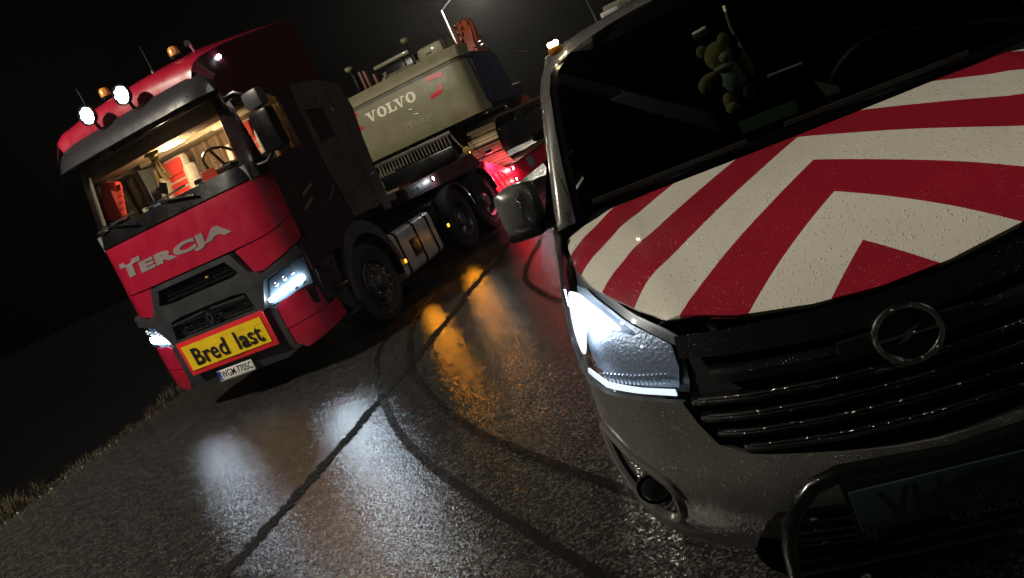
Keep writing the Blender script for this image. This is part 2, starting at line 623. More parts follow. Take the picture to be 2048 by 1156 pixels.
def solid2d(name, V, F, fmap, material, parent, th=.003):
    n = len(V)
    P = [fmap(x, y, 0.0) for x, y in V] + [fmap(x, y, th) for x, y in V]
    FF = [f[::-1] for f in F] + [tuple(i + n for i in f) for f in F]
    ed = {}
    for f in F:
        for k in range(len(f)):
            ed[(f[k], f[(k + 1) % len(f)])] = 1
    for a, b in ed:
        if (b, a) not in ed:
            FF.append((a, b, b + n, a + n))
    return link_mesh(name, P, FF, material, parent, False)

def light(name, kind, loc, energy, color, radius=.05, parent=None, rot=None, spot=None, blend=.5):
    d = bpy.data.lights.new(name, kind)
    d.energy = energy
    d.color = color
    d.shadow_soft_size = radius
    if spot:
        d.spot_size = math.radians(spot); d.spot_blend = blend
    o = bpy.data.objects.new(name, d)
    COL.objects.link(o)
    o.location = loc
    if rot:
        o.rotation_euler = rot
    if parent:
        o.parent = parent
    return o

def look(o, d):
    o.rotation_euler = Vector(d).to_track_quat('-Z', 'Y').to_euler()

# ================================================================== setting
def edge_x(y):
    return -2.64 - .113 * y if y < 60 else -2.64 - .113 * 60 - .05 * (y - 60)

rows = [-60, -30, -14] + [-8 + .5 * i for i in range(61)] + [26, 32, 40, 60, 90, 150, 400]
prof = [(300, -.04), (60, -.04), (8, -.04), (.12, -.035), (-.02, -.03), (-.30, -.14), (-.7, -.75), (-1.5, -2.3), (-3.0, -3.7), (-7, -4.3), (-40, -4.4), (-400, -4.4)]
V = []; F = []
for y in rows:
    for i, (d, z) in enumerate(prof):
        jz = random.uniform(-.05, .05) if -40 < d < -.2 else 0
        V.append((edge_x(y) + d, y, z + jz))
n = len(prof)
for i in range(len(rows) - 1):
    for j in range(n - 1):
        a = i * n + j
        F.append((a, a + n, a + n + 1, a + 1))
GROUND = mat('dark_soil', (.003, .0028, .002), .9, dirt=.5, bump=.8, bscale=12)
ground = struct(link_mesh('ground', V, F, GROUND))

ey = [-60, -30, -14] + [-8 + .12 * i for i in range(251)] + [26, 32, 40, 60, 90, 150, 400]
V = []; F = []
for y in ey:
    j = random.uniform(-.025, .025) if -8 <= y <= 22 else 0
    V += [(edge_x(y) + j, y, 0.0), (edge_x(y) + j - .01, y, -.06), (120, y, 0.0)]
for i in range(len(ey) - 1):
    a = 3 * i
    F += [(a, a + 2, a + 5, a + 3), (a + 1, a, a + 3, a + 4)]
road = struct(link_mesh('road', V, F, ASPHALT, smooth=False))

def strip(name, pts, w, material, z=.004, jit=.0, sub=6):
    """a ribbon lying on the road along a smooth line"""
    P = []
    for i in range(len(pts) - 1):
        p0 = Vector(pts[max(i - 1, 0)]); p1 = Vector(pts[i]); p2 = Vector(pts[i + 1]); p3 = Vector(pts[min(i + 2, len(pts) - 1)])
        for k in range(sub):
            t = k / sub
            P.append(.5 * ((2 * p1) + (p2 - p0) * t + (2 * p0 - 5 * p1 + 4 * p2 - p3) * t * t + (3 * p1 - p0 - 3 * p2 + p3) * t ** 3))
    P.append(Vector(pts[-1]))
    V = []; F = []
    for i, p in enumerate(P):
        t = (P[min(i + 1, len(P) - 1)] - P[max(i - 1, 0)]).normalized()
        q = Vector((-t.y, t.x))
        a = w / 2 * (1 + random.uniform(-jit, jit)); b = w / 2 * (1 + random.uniform(-jit, jit))
        V += [(p.x + q.x * a, p.y + q.y * a, z), (p.x - q.x * b, p.y - q.y * b, z)]
    for i in range(len(P) - 1):
        F.append((2 * i, 2 * i + 1, 2 * i + 3, 2 * i + 2))
    return struct(link_mesh(name, V, F, material, smooth=False))

strip('road_joint', [(2.60, -8), (2.56, -5), (2.53, -3.6), (2.515, -2.6), (2.49, -1.87), (2.42, -.6), (2.33, .6), (2.22, 1.69), (2.0, 4), (1.5, 9), (.8, 16)], .10, SEAM, .005, .5, 40)
strip('tyre_mark', [(1.45, 1.2), (1.50, .6), (1.59, .17), (2.12, -.86), (2.95, -2.09), (3.54, -2.8), (4.17, -3.44), (4.7, -3.94), (5.3, -4.5)], .058, TYREMARK, .008, .1, 14)
strip('tyre_mark', [(1.5, 2.2), (1.67, .98), (2.35, -.57), (2.96, -1.53), (3.69, -2.44), (4.23, -2.98), (4.92, -3.59), (5.4, -4.0)], .06, TYREMARK, .011, .1, 14)
strip('tyre_mark', [(2.75, 3.2), (2.9, 1.97), (3.12, 1.02), (3.61, .1), (3.95, -.4), (4.6, -1.1)], .065, TYREMARK, .014, .1, 14)

# verge grass: blades along the broken edge of the asphalt and down the bank
def zverge(d):
    for (a, za), (b, zb) in zip(prof, prof[1:]):
        if d <= a and d >= b:
            return za + (zb - za) * (a - d) / (a - b)
    return -4.4
GRASS = mat('verge_grass', (.050, .037, .010), .7, dirt=.8)
V = []; F = []
for _ in range(34000):
    y = random.uniform(-4.5, 12)
    d = -abs(random.gauss(0, .9)) + .05
    if random.random() < .35:
        d = random.uniform(-.3, .06)
    if d < -3.5: continue
    x = edge_x(y) + d
    clump = .25 + 1.1 * math.sin(y * 2.3 + 1.7 * math.sin(y * 5.7 + d * 3)) ** 2 * math.sin(y * .7 + d) ** 2 + random.uniform(0, .35)
    h = random.uniform(.05, .22) * clump * (1 + min(1.2, -d))
    if d > -.04: h *= .55
    z = zverge(d) if d < 0 else 0
    a = random.uniform(0, 2 * PI); l = random.uniform(.1, .8) * h
    w = random.uniform(.003, .007)
    ca, sa = math.cos(a), math.sin(a)
    px, py = -sa * w, ca * w
    b = len(V)
    V += [(x - px, y - py, z - .01), (x + px, y + py, z - .01), (x + ca * l * .4 - px * .8, y + sa * l * .4 - py * .8, z + h * .65), (x + ca * l * .4 + px * .8, y + sa * l * .4 + py * .8, z + h * .65), (x + ca * l, y + sa * l, z + h)]
    F += [(b, b + 1, b + 3, b + 2), (b + 2, b + 3, b + 4)]
g = link_mesh('verge_grass', V, F, GRASS, smooth=False)
g['kind'] = 'stuff'; g['label'] = 'dark wet grass and weeds along the crumbling asphalt edge'; g['category'] = 'grass'

V = []; F = []
for _ in range(900):
    y = random.uniform(-4.5, 10); d = random.gauss(-.03, .06)
    s = random.uniform(.004, .016) * (1.6 if random.random() < .05 else 1)
    c = Vector((edge_x(y) + d, y, (0 if d > 0 else zverge(d)) + s * .4))
    b = len(V)
    for q in ((1, 0, 0), (-1, 0, 0), (0, 1, 0), (0, -1, 0), (0, 0, .8), (0, 0, -.8)):
        V.append(tuple(c + Vector(q) * s * random.uniform(.7, 1.2)))
    F += [tuple(b + i for i in f) for f in ((0, 2, 4), (2, 1, 4), (1, 3, 4), (3, 0, 4), (2, 0, 5), (1, 2, 5), (3, 1, 5), (0, 3, 5))]
g = link_mesh('edge_gravel', V, F, mat('pale_gravel', (.30, .26, .17), .8, dirt=.5), smooth=False)
g['kind'] = 'stuff'; g['label'] = 'loose pale gravel crumbs along the asphalt edge'; g['category'] = 'gravel'

# ------------------------------------------------------------------ street lamps (one in view behind the excavator, one of the same row out of view)
POLE = mat('galvanised_pole', (.25, .25, .25), .45, metal=.6, dirt=.3)
def street_lamp(base, head, label, power):
    t = thing('street_lamp', label, 'street lamp', base, 0, 'street lamps along the verge')
    b = Vector(base); h = Vector(head) - b
    MB().lathe([(0, .001), (0, .11), (.35, .11), (.36, .085), (h.z - .3, .055), (h.z - .3, .001)], 16, 'Z').build('pole', POLE, t)
    d = Vector((h.x, h.y, 0)); L = d.length; d.normalize()
    path = [Vector((0, 0, h.z - .35))] + [d * (L - .45) * k + Vector((0, 0, h.z - .35 + .45 * (1 - (1 - k) ** 2))) for k in (.2, .45, .7, 1.0)]
    MB().tube(path, .035, 10).build('arm', POLE, t)
    R = Matrix.Rotation(math.atan2(d.y, d.x), 4, 'Z')
    c = Vector((h.x, h.y, h.z + .09))
    MB().box(c, (.75, .28, .11), R, .04).build('lamp_head', POLE, t)
    MB().box(c - Vector((0, 0, .065)), (.5, .2, .02), R, .005).build('lens', E_LAMP, t)
    light('street_lamp_light', 'POINT', (h.x, h.y, h.z - .12), power, (1.0, .90, .74), .12, t)
    return t
street_lamp((-4.8, -6.4, -.4), (-2.8, -5.5, 8.2), 'tall galvanised street lamp lighting the front of the truck', 3800)
street_lamp((-7.3, 31.9, -.4), (-5.0, 31.5, 8.15), 'distant street lamp glowing in the drizzle behind the excavator', 3500)

# ================================================================== tractor unit
TR = thing('truck', 'red and black heavy tractor unit carrying a wide load sign', 'truck', (0, .3, 0))
TR.location = (0, 0, 0)
TPLAN = [(0, 0), (.4, .003), (.8, .018), (1.0, .05), (1.12, .11), (1.2, .21), (1.24, .35), (1.25, .6), (1.25, 2.9)]
TPROF = [(.2, .05), (.32, .0), (.45, -.035), (.9, -.03), (1.1, -.02), (1.6, .0), (2.17, .03), (2.35, .08), (3.1, .25), (3.45, .32)]
TW = [(0, 1), (2.2, 1), (3.1, .985), (3.5, .98)]
TS = curve_sheet(TPLAN, TPROF, TW)
def tprof(z):
    for (a, ya), (b, yb) in zip(TPROF, TPROF[1:]):
        if z <= b: return ya + (yb - ya) * max(0, (z - a)) / (b - a)
    return TPROF[-1][1]
S6 = TS.s_of_y(.6)
def S(y, z):
    return S6 + (y - tprof(z) - .6)
def side(poly):
    return [(S(y, z), z) for y, z in poly]

def both(name, poly, material, parent=TR, sheet=TS, **k):
    a = panel(name, poly, sheet, material, parent, **k)
    k2 = dict(k)
    if 'holes' in k2: k2['holes'] = [mirror(h) for h in k2['holes']]
    b = panel(name, mirror(poly), sheet, material, parent, **k2)
    return a, b

# front
fp = [(.60, 1.595), (1.0, 1.60), (1.2, 1.63), (1.42, 1.70), (1.42, 2.165)]
panel('front_panel', fp + mirror(fp), TS, RED, TR, step=.09, th=.02)['label'] = 'red front panel with grey name lettering'
ck = [(.64, 1.578), (1.0, 1.588), (1.2, 1.618), (1.42, 1.688), (1.42, 1.44), (1.30, 1.39), (.86, 1.275), (.74, 1.30)]
both('corner_panel', ck, RED, step=.08, th=.02)
# dark backing behind the whole lower front
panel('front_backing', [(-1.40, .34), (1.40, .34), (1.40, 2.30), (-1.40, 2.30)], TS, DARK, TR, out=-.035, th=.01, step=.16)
# upper grille frame, mid bar, lower mesh
gf = [(-.60, 1.56), (-.50, 1.575), (.50, 1.575), (.60, 1.56), (.72, 1.32), (.83, 1.25), (1.28, 1.36), (1.30, 1.27), (1.22, 1.245), (.84, 1.175), (.76, 1.02), (.70, .90), (.56, .86), (-.56, .86), (-.70, .90), (-.76, 1.02), (-.84, 1.175), (-1.22, 1.245), (-1.30, 1.27), (-1.28, 1.36), (-.83, 1.25), (-.72, 1.32)]
h1 = [(-.50, 1.52), (.50, 1.52), (.60, 1.36), (.50, 1.335), (-.50, 1.335), (-.60, 1.36)]
h2 = [(-.56, 1.14), (-.40, 1.165), (.40, 1.165), (.56, 1.14), (.60, .93), (-.60, .93)]
panel('grille_frame', gf, TS, PLAST, TR, holes=[h1, h2], out=.06, th=.08, step=.08)
for k in range(3):
    z = 1.385 + k * .045
    MB().box((0, .02 - .0, z), (1.02 - .05 * k, .05, .018), (.5, 'X')).build('grille_slat', BLACK, TR)
MB().box((.17, -.02, 1.45), (.035, .02, .018), bev=.004).build('grille_emblem', GOLD, TR)
# honeycomb mesh
hx = MB()
for r in range(6):
    for c in range(13):
        x = -.54 + c * .09 + (.045 if r % 2 else 0); z = .945 + r * .038
        if abs(x) > .56 or z > 1.12: continue
        P = [(x + .040 * math.cos(PI / 6 + PI / 3 * k), -.012, z + .023 * math.sin(PI / 6 + PI / 3 * k)) for k in range(6)]
        hx.tube(P, .004, 5, closed=True)
hx.build('grille_mesh', mat('gloss_grille', (.05, .05, .055), .25, metal=.6), TR)
MB().box((-.30, -.075, 1.115), (.50, .025, .028), (-.035, 'Y'), .008).build('grille_bar', mat('satin_bar', (.20, .20, .22), .25, metal=.9), TR)
MB().box((.30, -.075, 1.115), (.50, .025, .028), (.035, 'Y'), .008).build('grille_bar', MATS['satin_bar'], TR)
dm = MB()
dia = [(0, .095), (.055, 0), (0, -.095), (-.055, 0)]; di = [(0, .045), (.026, 0), (0, -.045), (-.026, 0)]
for k in range(4):
    a, b, c, d = dia[k], dia[(k + 1) % 4], di[(k + 1) % 4], di[k]
    dm.prism([a, b, c, d], -.105, -.075, 'xz')
o = dm.build('diamond_badge', mat('badge_satin', (.16, .16, .17), .3, metal=.9), TR, smooth=False)
o.location = (0, 0, 1.035)

# bumper
bc = [(-.72, .885), (-.56, .84), (.56, .84), (.72, .885), (.79, .86), (.80, .42), (.86, .385), (.60, .30), (-.60, .30), (-.86, .385), (-.80, .42), (-.79, .86)]
panel('bumper_centre', bc, TS, PLAST, TR, th=.03, step=.1, out=.005)
both('bumper_corner', [(.80, .605), (.80, .855), (.86, .90), (1.16, .935), (1.30, .90), (1.34, .66), (1.30, .655)], RED, th=.02, step=.08)
both('bumper_corner', [(.815, .41), (.805, .595), (1.29, .645), (1.50, .67), (1.55, .47), (1.30, .42), (.90, .335)], RED, th=.02, step=.08)
both('bumper_vent', [(1.18, .925), (1.29, .895), (1.26, .72), (1.20, .74)], BLACK, th=.02, step=.08, out=.004)
both('bumper_side', [(1.37, .69), (1.50, .695), (1.72, .70), (1.72, 1.05), (1.40, 1.05)], BLACKP, th=.02, step=.08)
both('bumper_corner', [(1.36, 1.07), (1.72, 1.07), (1.72, 1.68), (1.44, 1.68), (1.44, 1.43), (1.36, 1.38)], BLACKP, th=.02, step=.1)

# headlights
hl = [(.735, .905), (.85, 1.165), (1.20, 1.235), (1.34, 1.225), (1.30, .935), (1.16, .945), (.86, .905)]
for sgn in (1, -1):
    sh = (lambda s, z, k=sgn: TS(s * k, z))
    P = hl if sgn > 0 else mirror(hl)
    hd = panel('headlight', P, TS, PLUMB, TR, th=.01, step=.06, out=-.028)
    panel('lens', P, TS, LENS, hd, th=.004, step=.06, out=.004)
    path = [Vector(TS(sgn * s, z)) + Vector((0, -.012, 0)) for s, z in ((.765, .955), (.88, .98), (1.0, 1.003), (1.12, 1.025), (1.23, 1.045))]
    b = MB()
    for i in range(len(path) - 1):
        a, c = path[i], path[i + 1]
        mdl = (a + c) / 2; d = c - a
        X = d.normalized(); Z = Vector((0, 0, 1)); Y = Z.cross(X).normalized(); Z = X.cross(Y)
        b.box(mdl, (d.length, .012, .040), Matrix((X, Y, Z)).transposed().to_4x4())
    b.build('light_bar', E_WHITE, hd, smooth=False)
    for k, (s, z) in enumerate(((.92, 1.09), (1.03, 1.115), (1.13, 1.135), (1.10, .975), (1.20, .99))):
        p = Vector(TS(sgn * s, z)) + Vector((0, -.006, 0))
        MB().ball(p, (.030, .018, .026)).build('projector', REFLECTOR, hd)
    lg = light('headlight_light', 'SPOT', Vector(TS(sgn * 1.0, 1.0)) + Vector((0, -.08, 0)), 8, (.86, .93, 1.0), .08, hd, spot=120, blend=.8)
    look(lg, (0, -1, -.35))

# lettering on the front panel
def onfront(x0, z0, sx=1, sl=0):
    def f(x, y, t):
        p = TS(x0 + x * sx + y * sl, z0 + y)
        return (p[0], p[1] - .004 - t, p[2])
    return f
TV = [(-.16, .18), (-.16, .125), (-.065, .125), (-.085, 0), (.035, 0), (.055, .125), (.19, .125), (.21, .18)]
solid2d('lettering', TV, [(0, 1, 2, 5, 6, 7), (2, 3, 4, 5)], onfront(-.78, 1.785), GREYLET, TR)
lettering('lettering', 'ERCJA', .150, onfront(-.655, 1.785, 1, .12), GREYLET, TR, bold=.010, sx=3.0, spacing=1.12, align='LEFT')

# number plate
npl = MB().box((-.06, -.072, .387), (.52, .012, .114), bev=.004).build('number_plate', WHITE, TR)
MB().box((-.298, -.0795, .387), (.040, .003, .108)).build('country_band', BLUEPL, npl)
MB().box((-.06, -.078, .325), (.53, .02, .016), bev=.003).build('plate_holder', mat('plate_frame', (.30, .30, .30), .4), npl)
lettering('lettering', 'WGM 7705C', .118, lambda x, y, t: (-.042 + x, -.079 - t, .347 + y), INK, npl, bold=.0016, sx=.70, spacing=1.0, th=.001)
for ch, dx in (('P', -.008), ('L', .009)):
    lettering('country_letter', ch, .028, lambda x, y, t: (-.298 + dx + x, -.082 - t, .345 + y), WHITE, npl, th=.0006)
MB().box((-.022, -.0795, .39), (.010, .002, .014)).build('plate_sticker', RREFL, npl)

# windscreen, pillars, cowl, header
ws = [(-1.09, 2.36), (1.09, 2.36), (1.05, 3.085), (-1.05, 3.085)]
panel('windscreen', ws, TS, CABGLASS, TR, th=.004, step=.12)
both('pillar', [(1.10, 2.345), (1.33, 2.345), (1.20, 3.10), (1.06, 3.10)], BLACKP, th=.03, step=.1)
panel('pillar_trim', mirror([(1.02, 2.38), (1.12, 2.38), (1.09, 3.0), (1.0, 3.0)]), TS, GREYTRIM, TR, out=-.05, th=.02, step=.1)
panel('cowl', [(-1.42, 2.182), (1.42, 2.182), (1.42, 2.338), (1.10, 2.35), (-1.10, 2.35), (-1.42, 2.338)], TS, BLACK, TR, th=.04, step=.1, out=.004)
panel('windscreen_header', [(-1.40, 3.095), (1.40, 3.095), (1.38, 3.42), (-1.38, 3.42)], TS, BLACK, TR, th=.03, step=.12)
for x0, x1, tip in ((.52, -.28, 2.43), (-.36, -1.02, 2.42)):
    w = MB()
    p = [Vector(TS(x0, 2.27)) + Vector((0, -.05, 0)), Vector(TS((x0 + x1) / 2, 2.36)) + Vector((0, -.05, 0)), Vector(TS(x1 + .1, tip)) + Vector((0, -.04, 0))]
    w.tube(p, [.016, .012, .008], 8)
    wp = w.build('wiper', BLACK, TR)
    MB().box((Vector(TS((x0 + x1) / 2, 2.39)) + Vector((0, -.03, 0))), (.62, .012, .02), (-.06, 'Y')).build('blade', RUBBER, wp)
VS = curve_sheet(TPLAN, [(3.05, .0), (3.12, .015), (3.2, .05), (3.30, .13), (3.40, .26)], TW)
panel('sun_visor', [(-1.30, 3.125), (-1.0, 3.105), (1.0, 3.105), (1.30, 3.125), (1.30, 3.30), (1.15, 3.35), (-1.15, 3.35), (-1.30, 3.30)], VS, VISOR, TR, th=.012, step=.08)['label'] = 'rain-speckled dark sun visor'

# roof
ST = [(.225, 3.335, 1.00, 3.31), (.24, 3.43, 1.035, 3.385), (.27, 3.515, 1.075, 3.445), (.34, 3.58, 1.115, 3.49), (.48, 3.635, 1.165, 3.53), (.68, 3.69, 1.215, 3.575), (1.0, 3.745, 1.225, 3.635), (1.5, 3.81, 1.228, 3.715), (1.95, 3.865, 1.225, 3.785), (2.22, 3.88, 1.22, 3.80)]
def section(tp, w, sh):
    q = [(0, tp), (.30 * w, tp - .004), (.6 * w, tp - .018), (.8 * w, tp - .045), (.9 * w, tp - .08 * (1 if tp - sh > .1 else .6)), (.965 * w, sh + .35 * (tp - sh) * .6), (w, sh)]
    return [(-x, z) for x, z in reversed(q[1:])] + q
V = []; F = []
for y, tp, w, sh in ST:
    V += [(x, y, z) for x, z in section(tp, w, sh)]
n = 13
for i in range(len(ST) - 1):
    for j in range(n - 1):
        a = i * n + j
        F.append((a, a + 1, a + n + 1, a + n))
F.append(tuple(reversed(range(n))))
link_mesh('roof_cap', V, F, RED, TR, True, 50)
for sgn in (1, -1):
    V = []; F = []
    for y, tp, w, sh in ST[1:]:
        V += [(sgn * (w + .002), y, sh + .004), (sgn * 1.231, y, (sh + 3.05) / 2), (sgn * 1.236, y, 3.04)]
    for i in range(len(ST) - 2):
        for j in range(2):
            a = i * 3 + j
            F.append((a, a + 1, a + 4, a + 3) if sgn < 0 else (a, a + 3, a + 4, a + 1))
    link_mesh('roof_side', V, F, DKRED, TR)
MB().b2((-1.2, 2.20, 3.0), (1.2, 2.225, 3.8)).build('roof_rear', BLACKP, TR)
for x, z in ((-.27, 3.485), (.27, 3.485)):
    sp = MB().lathe([(.07, .001), (.07, .05), (.03, .095), (-.015, .108), (-.03, .108), (-.03, .098)], 28, 'Y', (x, .07, z)).build('spotlight', BLACK, TR)
    MB().lathe([(-.012, .097), (-.012, .06), (.015, .001)], 28, 'Y', (x, .07, z), flip=True).build('reflector', REFLECTOR, sp)
    em = MB()
    for k in range(9):
        a = 2 * PI * k / 8; r = .062 if k < 8 else 0
        em.disc((x + r * math.cos(a), .050, z + r * math.sin(a)), .0225 if k < 8 else .034, 'Y', 12, .006)
    em.build('led', E_SPOT, sp, smooth=False)
    
    MB().tube([(x, .10, z - .06), (x, .13, z - .16)], .018, 8).build('bracket', BLACK, sp)
    l2 = light('spot_light', 'SPOT', (x, .0, z), 20, (.88, .93, 1.0), .08, sp, spot=110, blend=.9)
    look(l2, (0, -1, -.5))
for x, y, z in ((.72, .55, 3.645), (-.37, .55, 3.655)):
    bc = MB().lathe([(0, .07), (.03, .07), (.03, .05), (.04, .05)], 20, 'Z', (x, y, z)).build('beacon', BLACK, TR)
    MB().lathe([(.03, .058), (.10, .056), (.125, .04), (.13, .001)], 20, 'Z', (x, y, z)).build('dome', AMBERPL, bc)
for x, y, z, h in ((.40, .5, 3.61, .31), (-.65, .5, 3.60, .31)):
    an = MB().lathe([(0, .025), (.05, .02), (.07, .006), (.07, .001)], 12, 'Z', (x, y, z)).build('antenna', BLACK, TR)
    MB().tube([(x, y, z + .06), (x + .01, y - .015, z + h)], [.006, .003], 6).build('whip', STEEL, an)
MB().tube([(.74, .85, 3.70), (.76, .80, 3.77), (.78, .74, 3.78)], [.012, .016, .035], 12).build('air_horn', CHROME, TR)
mk = MB().ball((1.213, .54, 3.45), (.012, .035, .022)).build('roof_marker', E_SMALL, TR)


# doors, sleeper, fairing
dwin = [(.39, 2.27), (1.14, 2.36), (1.16, 2.93), (1.04, 2.99), (.40, 3.00)]
dpoly = side([(.40, 1.12), (1.46, 1.12), (1.47, 3.05), (.35, 3.05), (.35, 2.70), (.345, 2.34)])
d1, d2 = both('door', dpoly, BLACKP, holes=[side(dwin)], th=.03, step=.14)
panel('door_window', side(dwin), TS, SIDEGLASS, d1, th=.004, step=.2, out=-.012)
panel('door_window', mirror(side(dwin)), TS, MIRRORGLASS, d2, th=.004, step=.2, out=-.08)
for sgn, dd in ((1, d1), (-1, d2)):
    MB().tube([(sgn * 1.262, 1.10, 1.64), (sgn * 1.285, 1.13, 1.67), (sgn * 1.285, 1.28, 1.77), (sgn * 1.262, 1.31, 1.80)], .014, 8).build('door_handle', PLAST, dd)
for (ya, za), (yb, zb) in (((.70, 1.80), (.95, 1.88)), ((.62, 1.655), (.84, 1.735))):
    MB().prism([(ya, za), (yb, zb), (yb, zb + .035), (ya, za + .035)], 1.251, 1.257).build('trim_strip', mat('tan_reflective_strip', (.13, .11, .065), .4), TR)
both('sleeper_panel', side([(1.48, 1.34), (2.20, 1.34), (2.21, 3.04), (1.485, 3.04)]), SHEENP, holes=[side([(1.55, 2.30), (1.92, 2.33), (1.94, 2.70), (1.56, 2.72)])], th=.03, step=.14)
both('sleeper_hatch', side([(1.56, 2.31), (1.91, 2.34), (1.93, 2.69), (1.57, 2.71)]), mat('dull_hatch', (.022, .019, .018), .35, coat=.4, dirt=.4), th=.02, step=.14, out=-.006)
both('rear_fairing', side([(2.225, 1.24), (2.44, 1.22), (2.66, 2.60), (2.62, 2.95), (2.225, 3.02)]), SHEENP, th=.03, step=.14)
both('side_crease', side([(1.60, 1.86), (2.40, 2.00), (2.42, 2.09), (1.62, 1.88)]), SHEENP, th=.03, step=.12, out=.012)
MB().tube([(1.268, 1.50, 1.56), (1.27, 1.8, 1.66), (1.268, 2.36, 1.735)], .006, 6).build('crease_trim', mat('dull_trim', (.10, .09, .08), .3, metal=.8), TR)
for y, z in ((1.29, 2.02), (1.94, 2.79), (.93, 2.52)):  # chrome beads added for lamp glints on the wet cab side
    MB().ball((1.262, y, z), .009).build('glint_bead', mat('glint_chrome', (.8, .8, .8), .08, metal=1), TR)
# wheel arch and steps
arc = []
for k in range(13):
    a = PI * (1 - k / 12)
    arc.append((1.40 + .68 * math.cos(a), .50 + .80 * math.sin(a)))
arci = []
for k in range(13):
    a = PI * k / 12
    arci.append((1.40 + .59 * math.cos(a), .50 + .63 * math.sin(a)))
FEND = mat('fender_plastic', (.050, .050, .062), .42, dirt=.3)
both('front_fender', side(arc + arci), FEND, th=.05, step=.1, out=.012)
both('step_panel', side([(.62, .40), (.70, .40), (.64, .80), (.72, 1.10), (.42, 1.10), (.42, .68)]), PLAST, th=.05, step=.1)
for sgn in (1, -1):
    for z in (.42, .76):
        MB().box((sgn * 1.20, .56, z), (.16, .26, .03), bev=.008).build('step', PLAST, TR)
    a = MB()
    for k in range(14):
        t = PI * k / 13
        a.box((sgn * 1.02, 1.37 - .66 * math.cos(t), .5 + .66 * math.sin(t)), (.42, .18, .012), (t - PI / 2, 'X'))
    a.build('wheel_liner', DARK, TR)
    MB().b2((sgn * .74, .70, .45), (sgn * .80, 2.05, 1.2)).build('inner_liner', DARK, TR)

# mirrors
for sgn in (1, -1):
    m1 = MB().box((sgn * 1.52, .30, 2.545), (.27, .15, .43), (sgn * -.12, 'Z'), .05).build('mirror', BLACK, TR)
    MB().box((sgn * 1.53, .30, 2.87), (.23, .14, .19), (sgn * -.12, 'Z'), .045).build('upper_housing', mat('mirror_cap', (.045, .045, .05), .4, coat=.4), m1)
    MB().box((sgn * 1.52, .378, 2.545), (.22, .006, .37), (sgn * -.12, 'Z')).build('glass', CHROME, m1)
    MB().tube([(sgn * 1.20, .30, 3.02), (sgn * 1.36, .28, 3.02), (sgn * 1.44, .29, 2.96)], .022, 8).build('arm', BLACK, m1)
    MB().tube([(sgn * 1.22, .28, 2.28), (sgn * 1.36, .27, 2.27), (sgn * 1.44, .29, 2.33)], .022, 8).build('arm', BLACK, m1)

    if sgn < 0:
        m1.location = (.12, .62, 0)   # the far mirror is folded back along the door
# cab interior
MB().b2((-1.18, 2.10, 1.6), (1.18, 2.14, 3.1)).build('rear_wall', BROWN, TR)
MB().b2((-1.18, .35, 1.55), (1.18, 2.1, 1.6)).build('cab_floor', DARK, TR)
MB().b2((-1.16, .32, 3.16), (1.16, 2.1, 3.2)).build('ceiling', mat('ceiling_cloth', (.30, .25, .18), .9), TR)
MB().b2((-1.15, 1.30, 2.965), (1.15, 2.08, 3.10), .02).build('upper_bunk', CREAM, TR)
MB().b2((-1.12, .42, 2.93), (1.12, .80, 3.10), .03).build('overhead_shelf', BROWN, TR)
MB().prism([(.16, 2.16), (.16, 2.335), (.34, 2.36), (.62, 2.40), (.72, 2.30), (.70, 1.9), (.3, 1.9)], -1.14, 1.14).build('dashboard', GREYTRIM, TR)
MB().b2((.30, .34, 2.38), (.86, .70, 2.44), .025).build('instrument_hood', BLACK, TR)
MB().b2((-1.12, 1.72, 1.6), (1.12, 1.76, 2.96)).build('curtain', BROWN, TR)
cu = MB()
for sgn in (1, -1):
    for k in range(7):
        cu.tube([(sgn * (.84 + .045 * k), 1.62 + .03 * (k % 2), 1.9), (sgn * (.84 + .045 * k), 1.62 + .03 * (k % 2), 2.95)], .032, 8)
cu.build('folded_curtain', CREAM, TR)
def seat(x, y, cover):
    st = MB().box((x, y, 2.05), (.52, .52, .16), bev=.05).build('seat', SEATGREY, TR)
    M = Matrix.Rotation(-.20, 4, 'X')
    b = MB()
    b.box((x, y + .27, 2.42), (.50, .13, .66), M, .06)
    b.box((x, y + .34, 2.77), (.34, .12, .24), M, .055)
    b.build('backrest', SEATGREY, st)
    c = MB()
    for k in range(6):
        c.box((x, y + .175 + .022 * k * .9, 2.20 + k * .088), (.34 - .012 * k, .06, .082), M, .025)
    c.box((x, y + .275, 2.765), (.27, .06, .20), M, .03)
    c.build('seat_cover', cover, st)
    for s2 in (-1, 1):
        MB().box((x + s2 * .23, y + .20, 2.42), (.09, .16, .60), M, .035).build('bolster', SEATGREY, st)
seat(-.52, .86, SEATRED)
seat(.58, .92, SEATRED)
R = Matrix.Translation((.56, .66, 2.50)) @ Matrix.Rotation(math.radians(-50), 4, 'X')
sw = MB(); P = [R @ Vector((.23 * math.cos(2 * PI * k / 28), .23 * math.sin(2 * PI * k / 28), 0)) for k in range(28)]
sw.tube(P, .016, 8, closed=True)
sw.build('steering_wheel', BLACK, TR)
for a in (0.3, PI - .3, -PI / 2):
    MB().tube([R @ Vector((0, 0, -.03)), R @ Vector((.22 * math.cos(a), .22 * math.sin(a), 0))], .018, 8).build('wheel_spoke', BLACK, TR)
MB().b2((-1.165, 1.25, 1.9), (-1.15, 2.08, 2.95)).build('side_trim', GREYTRIM, TR)
MB().b2((1.15, 1.25, 1.9), (1.165, 2.08, 2.95)).build('side_trim', CREAM, TR)
for k in range(9):
    MB().tube([(-.80 + .2 * k, 1.70, 1.9), (-.80 + .2 * k, 1.70, 2.96)], .045, 8).build('curtain_fold', BROWN, TR)
MB().b2((.35, 1.0, 2.90), (1.0, 1.28, 2.955), .01).build('locker_door', CREAM, TR)
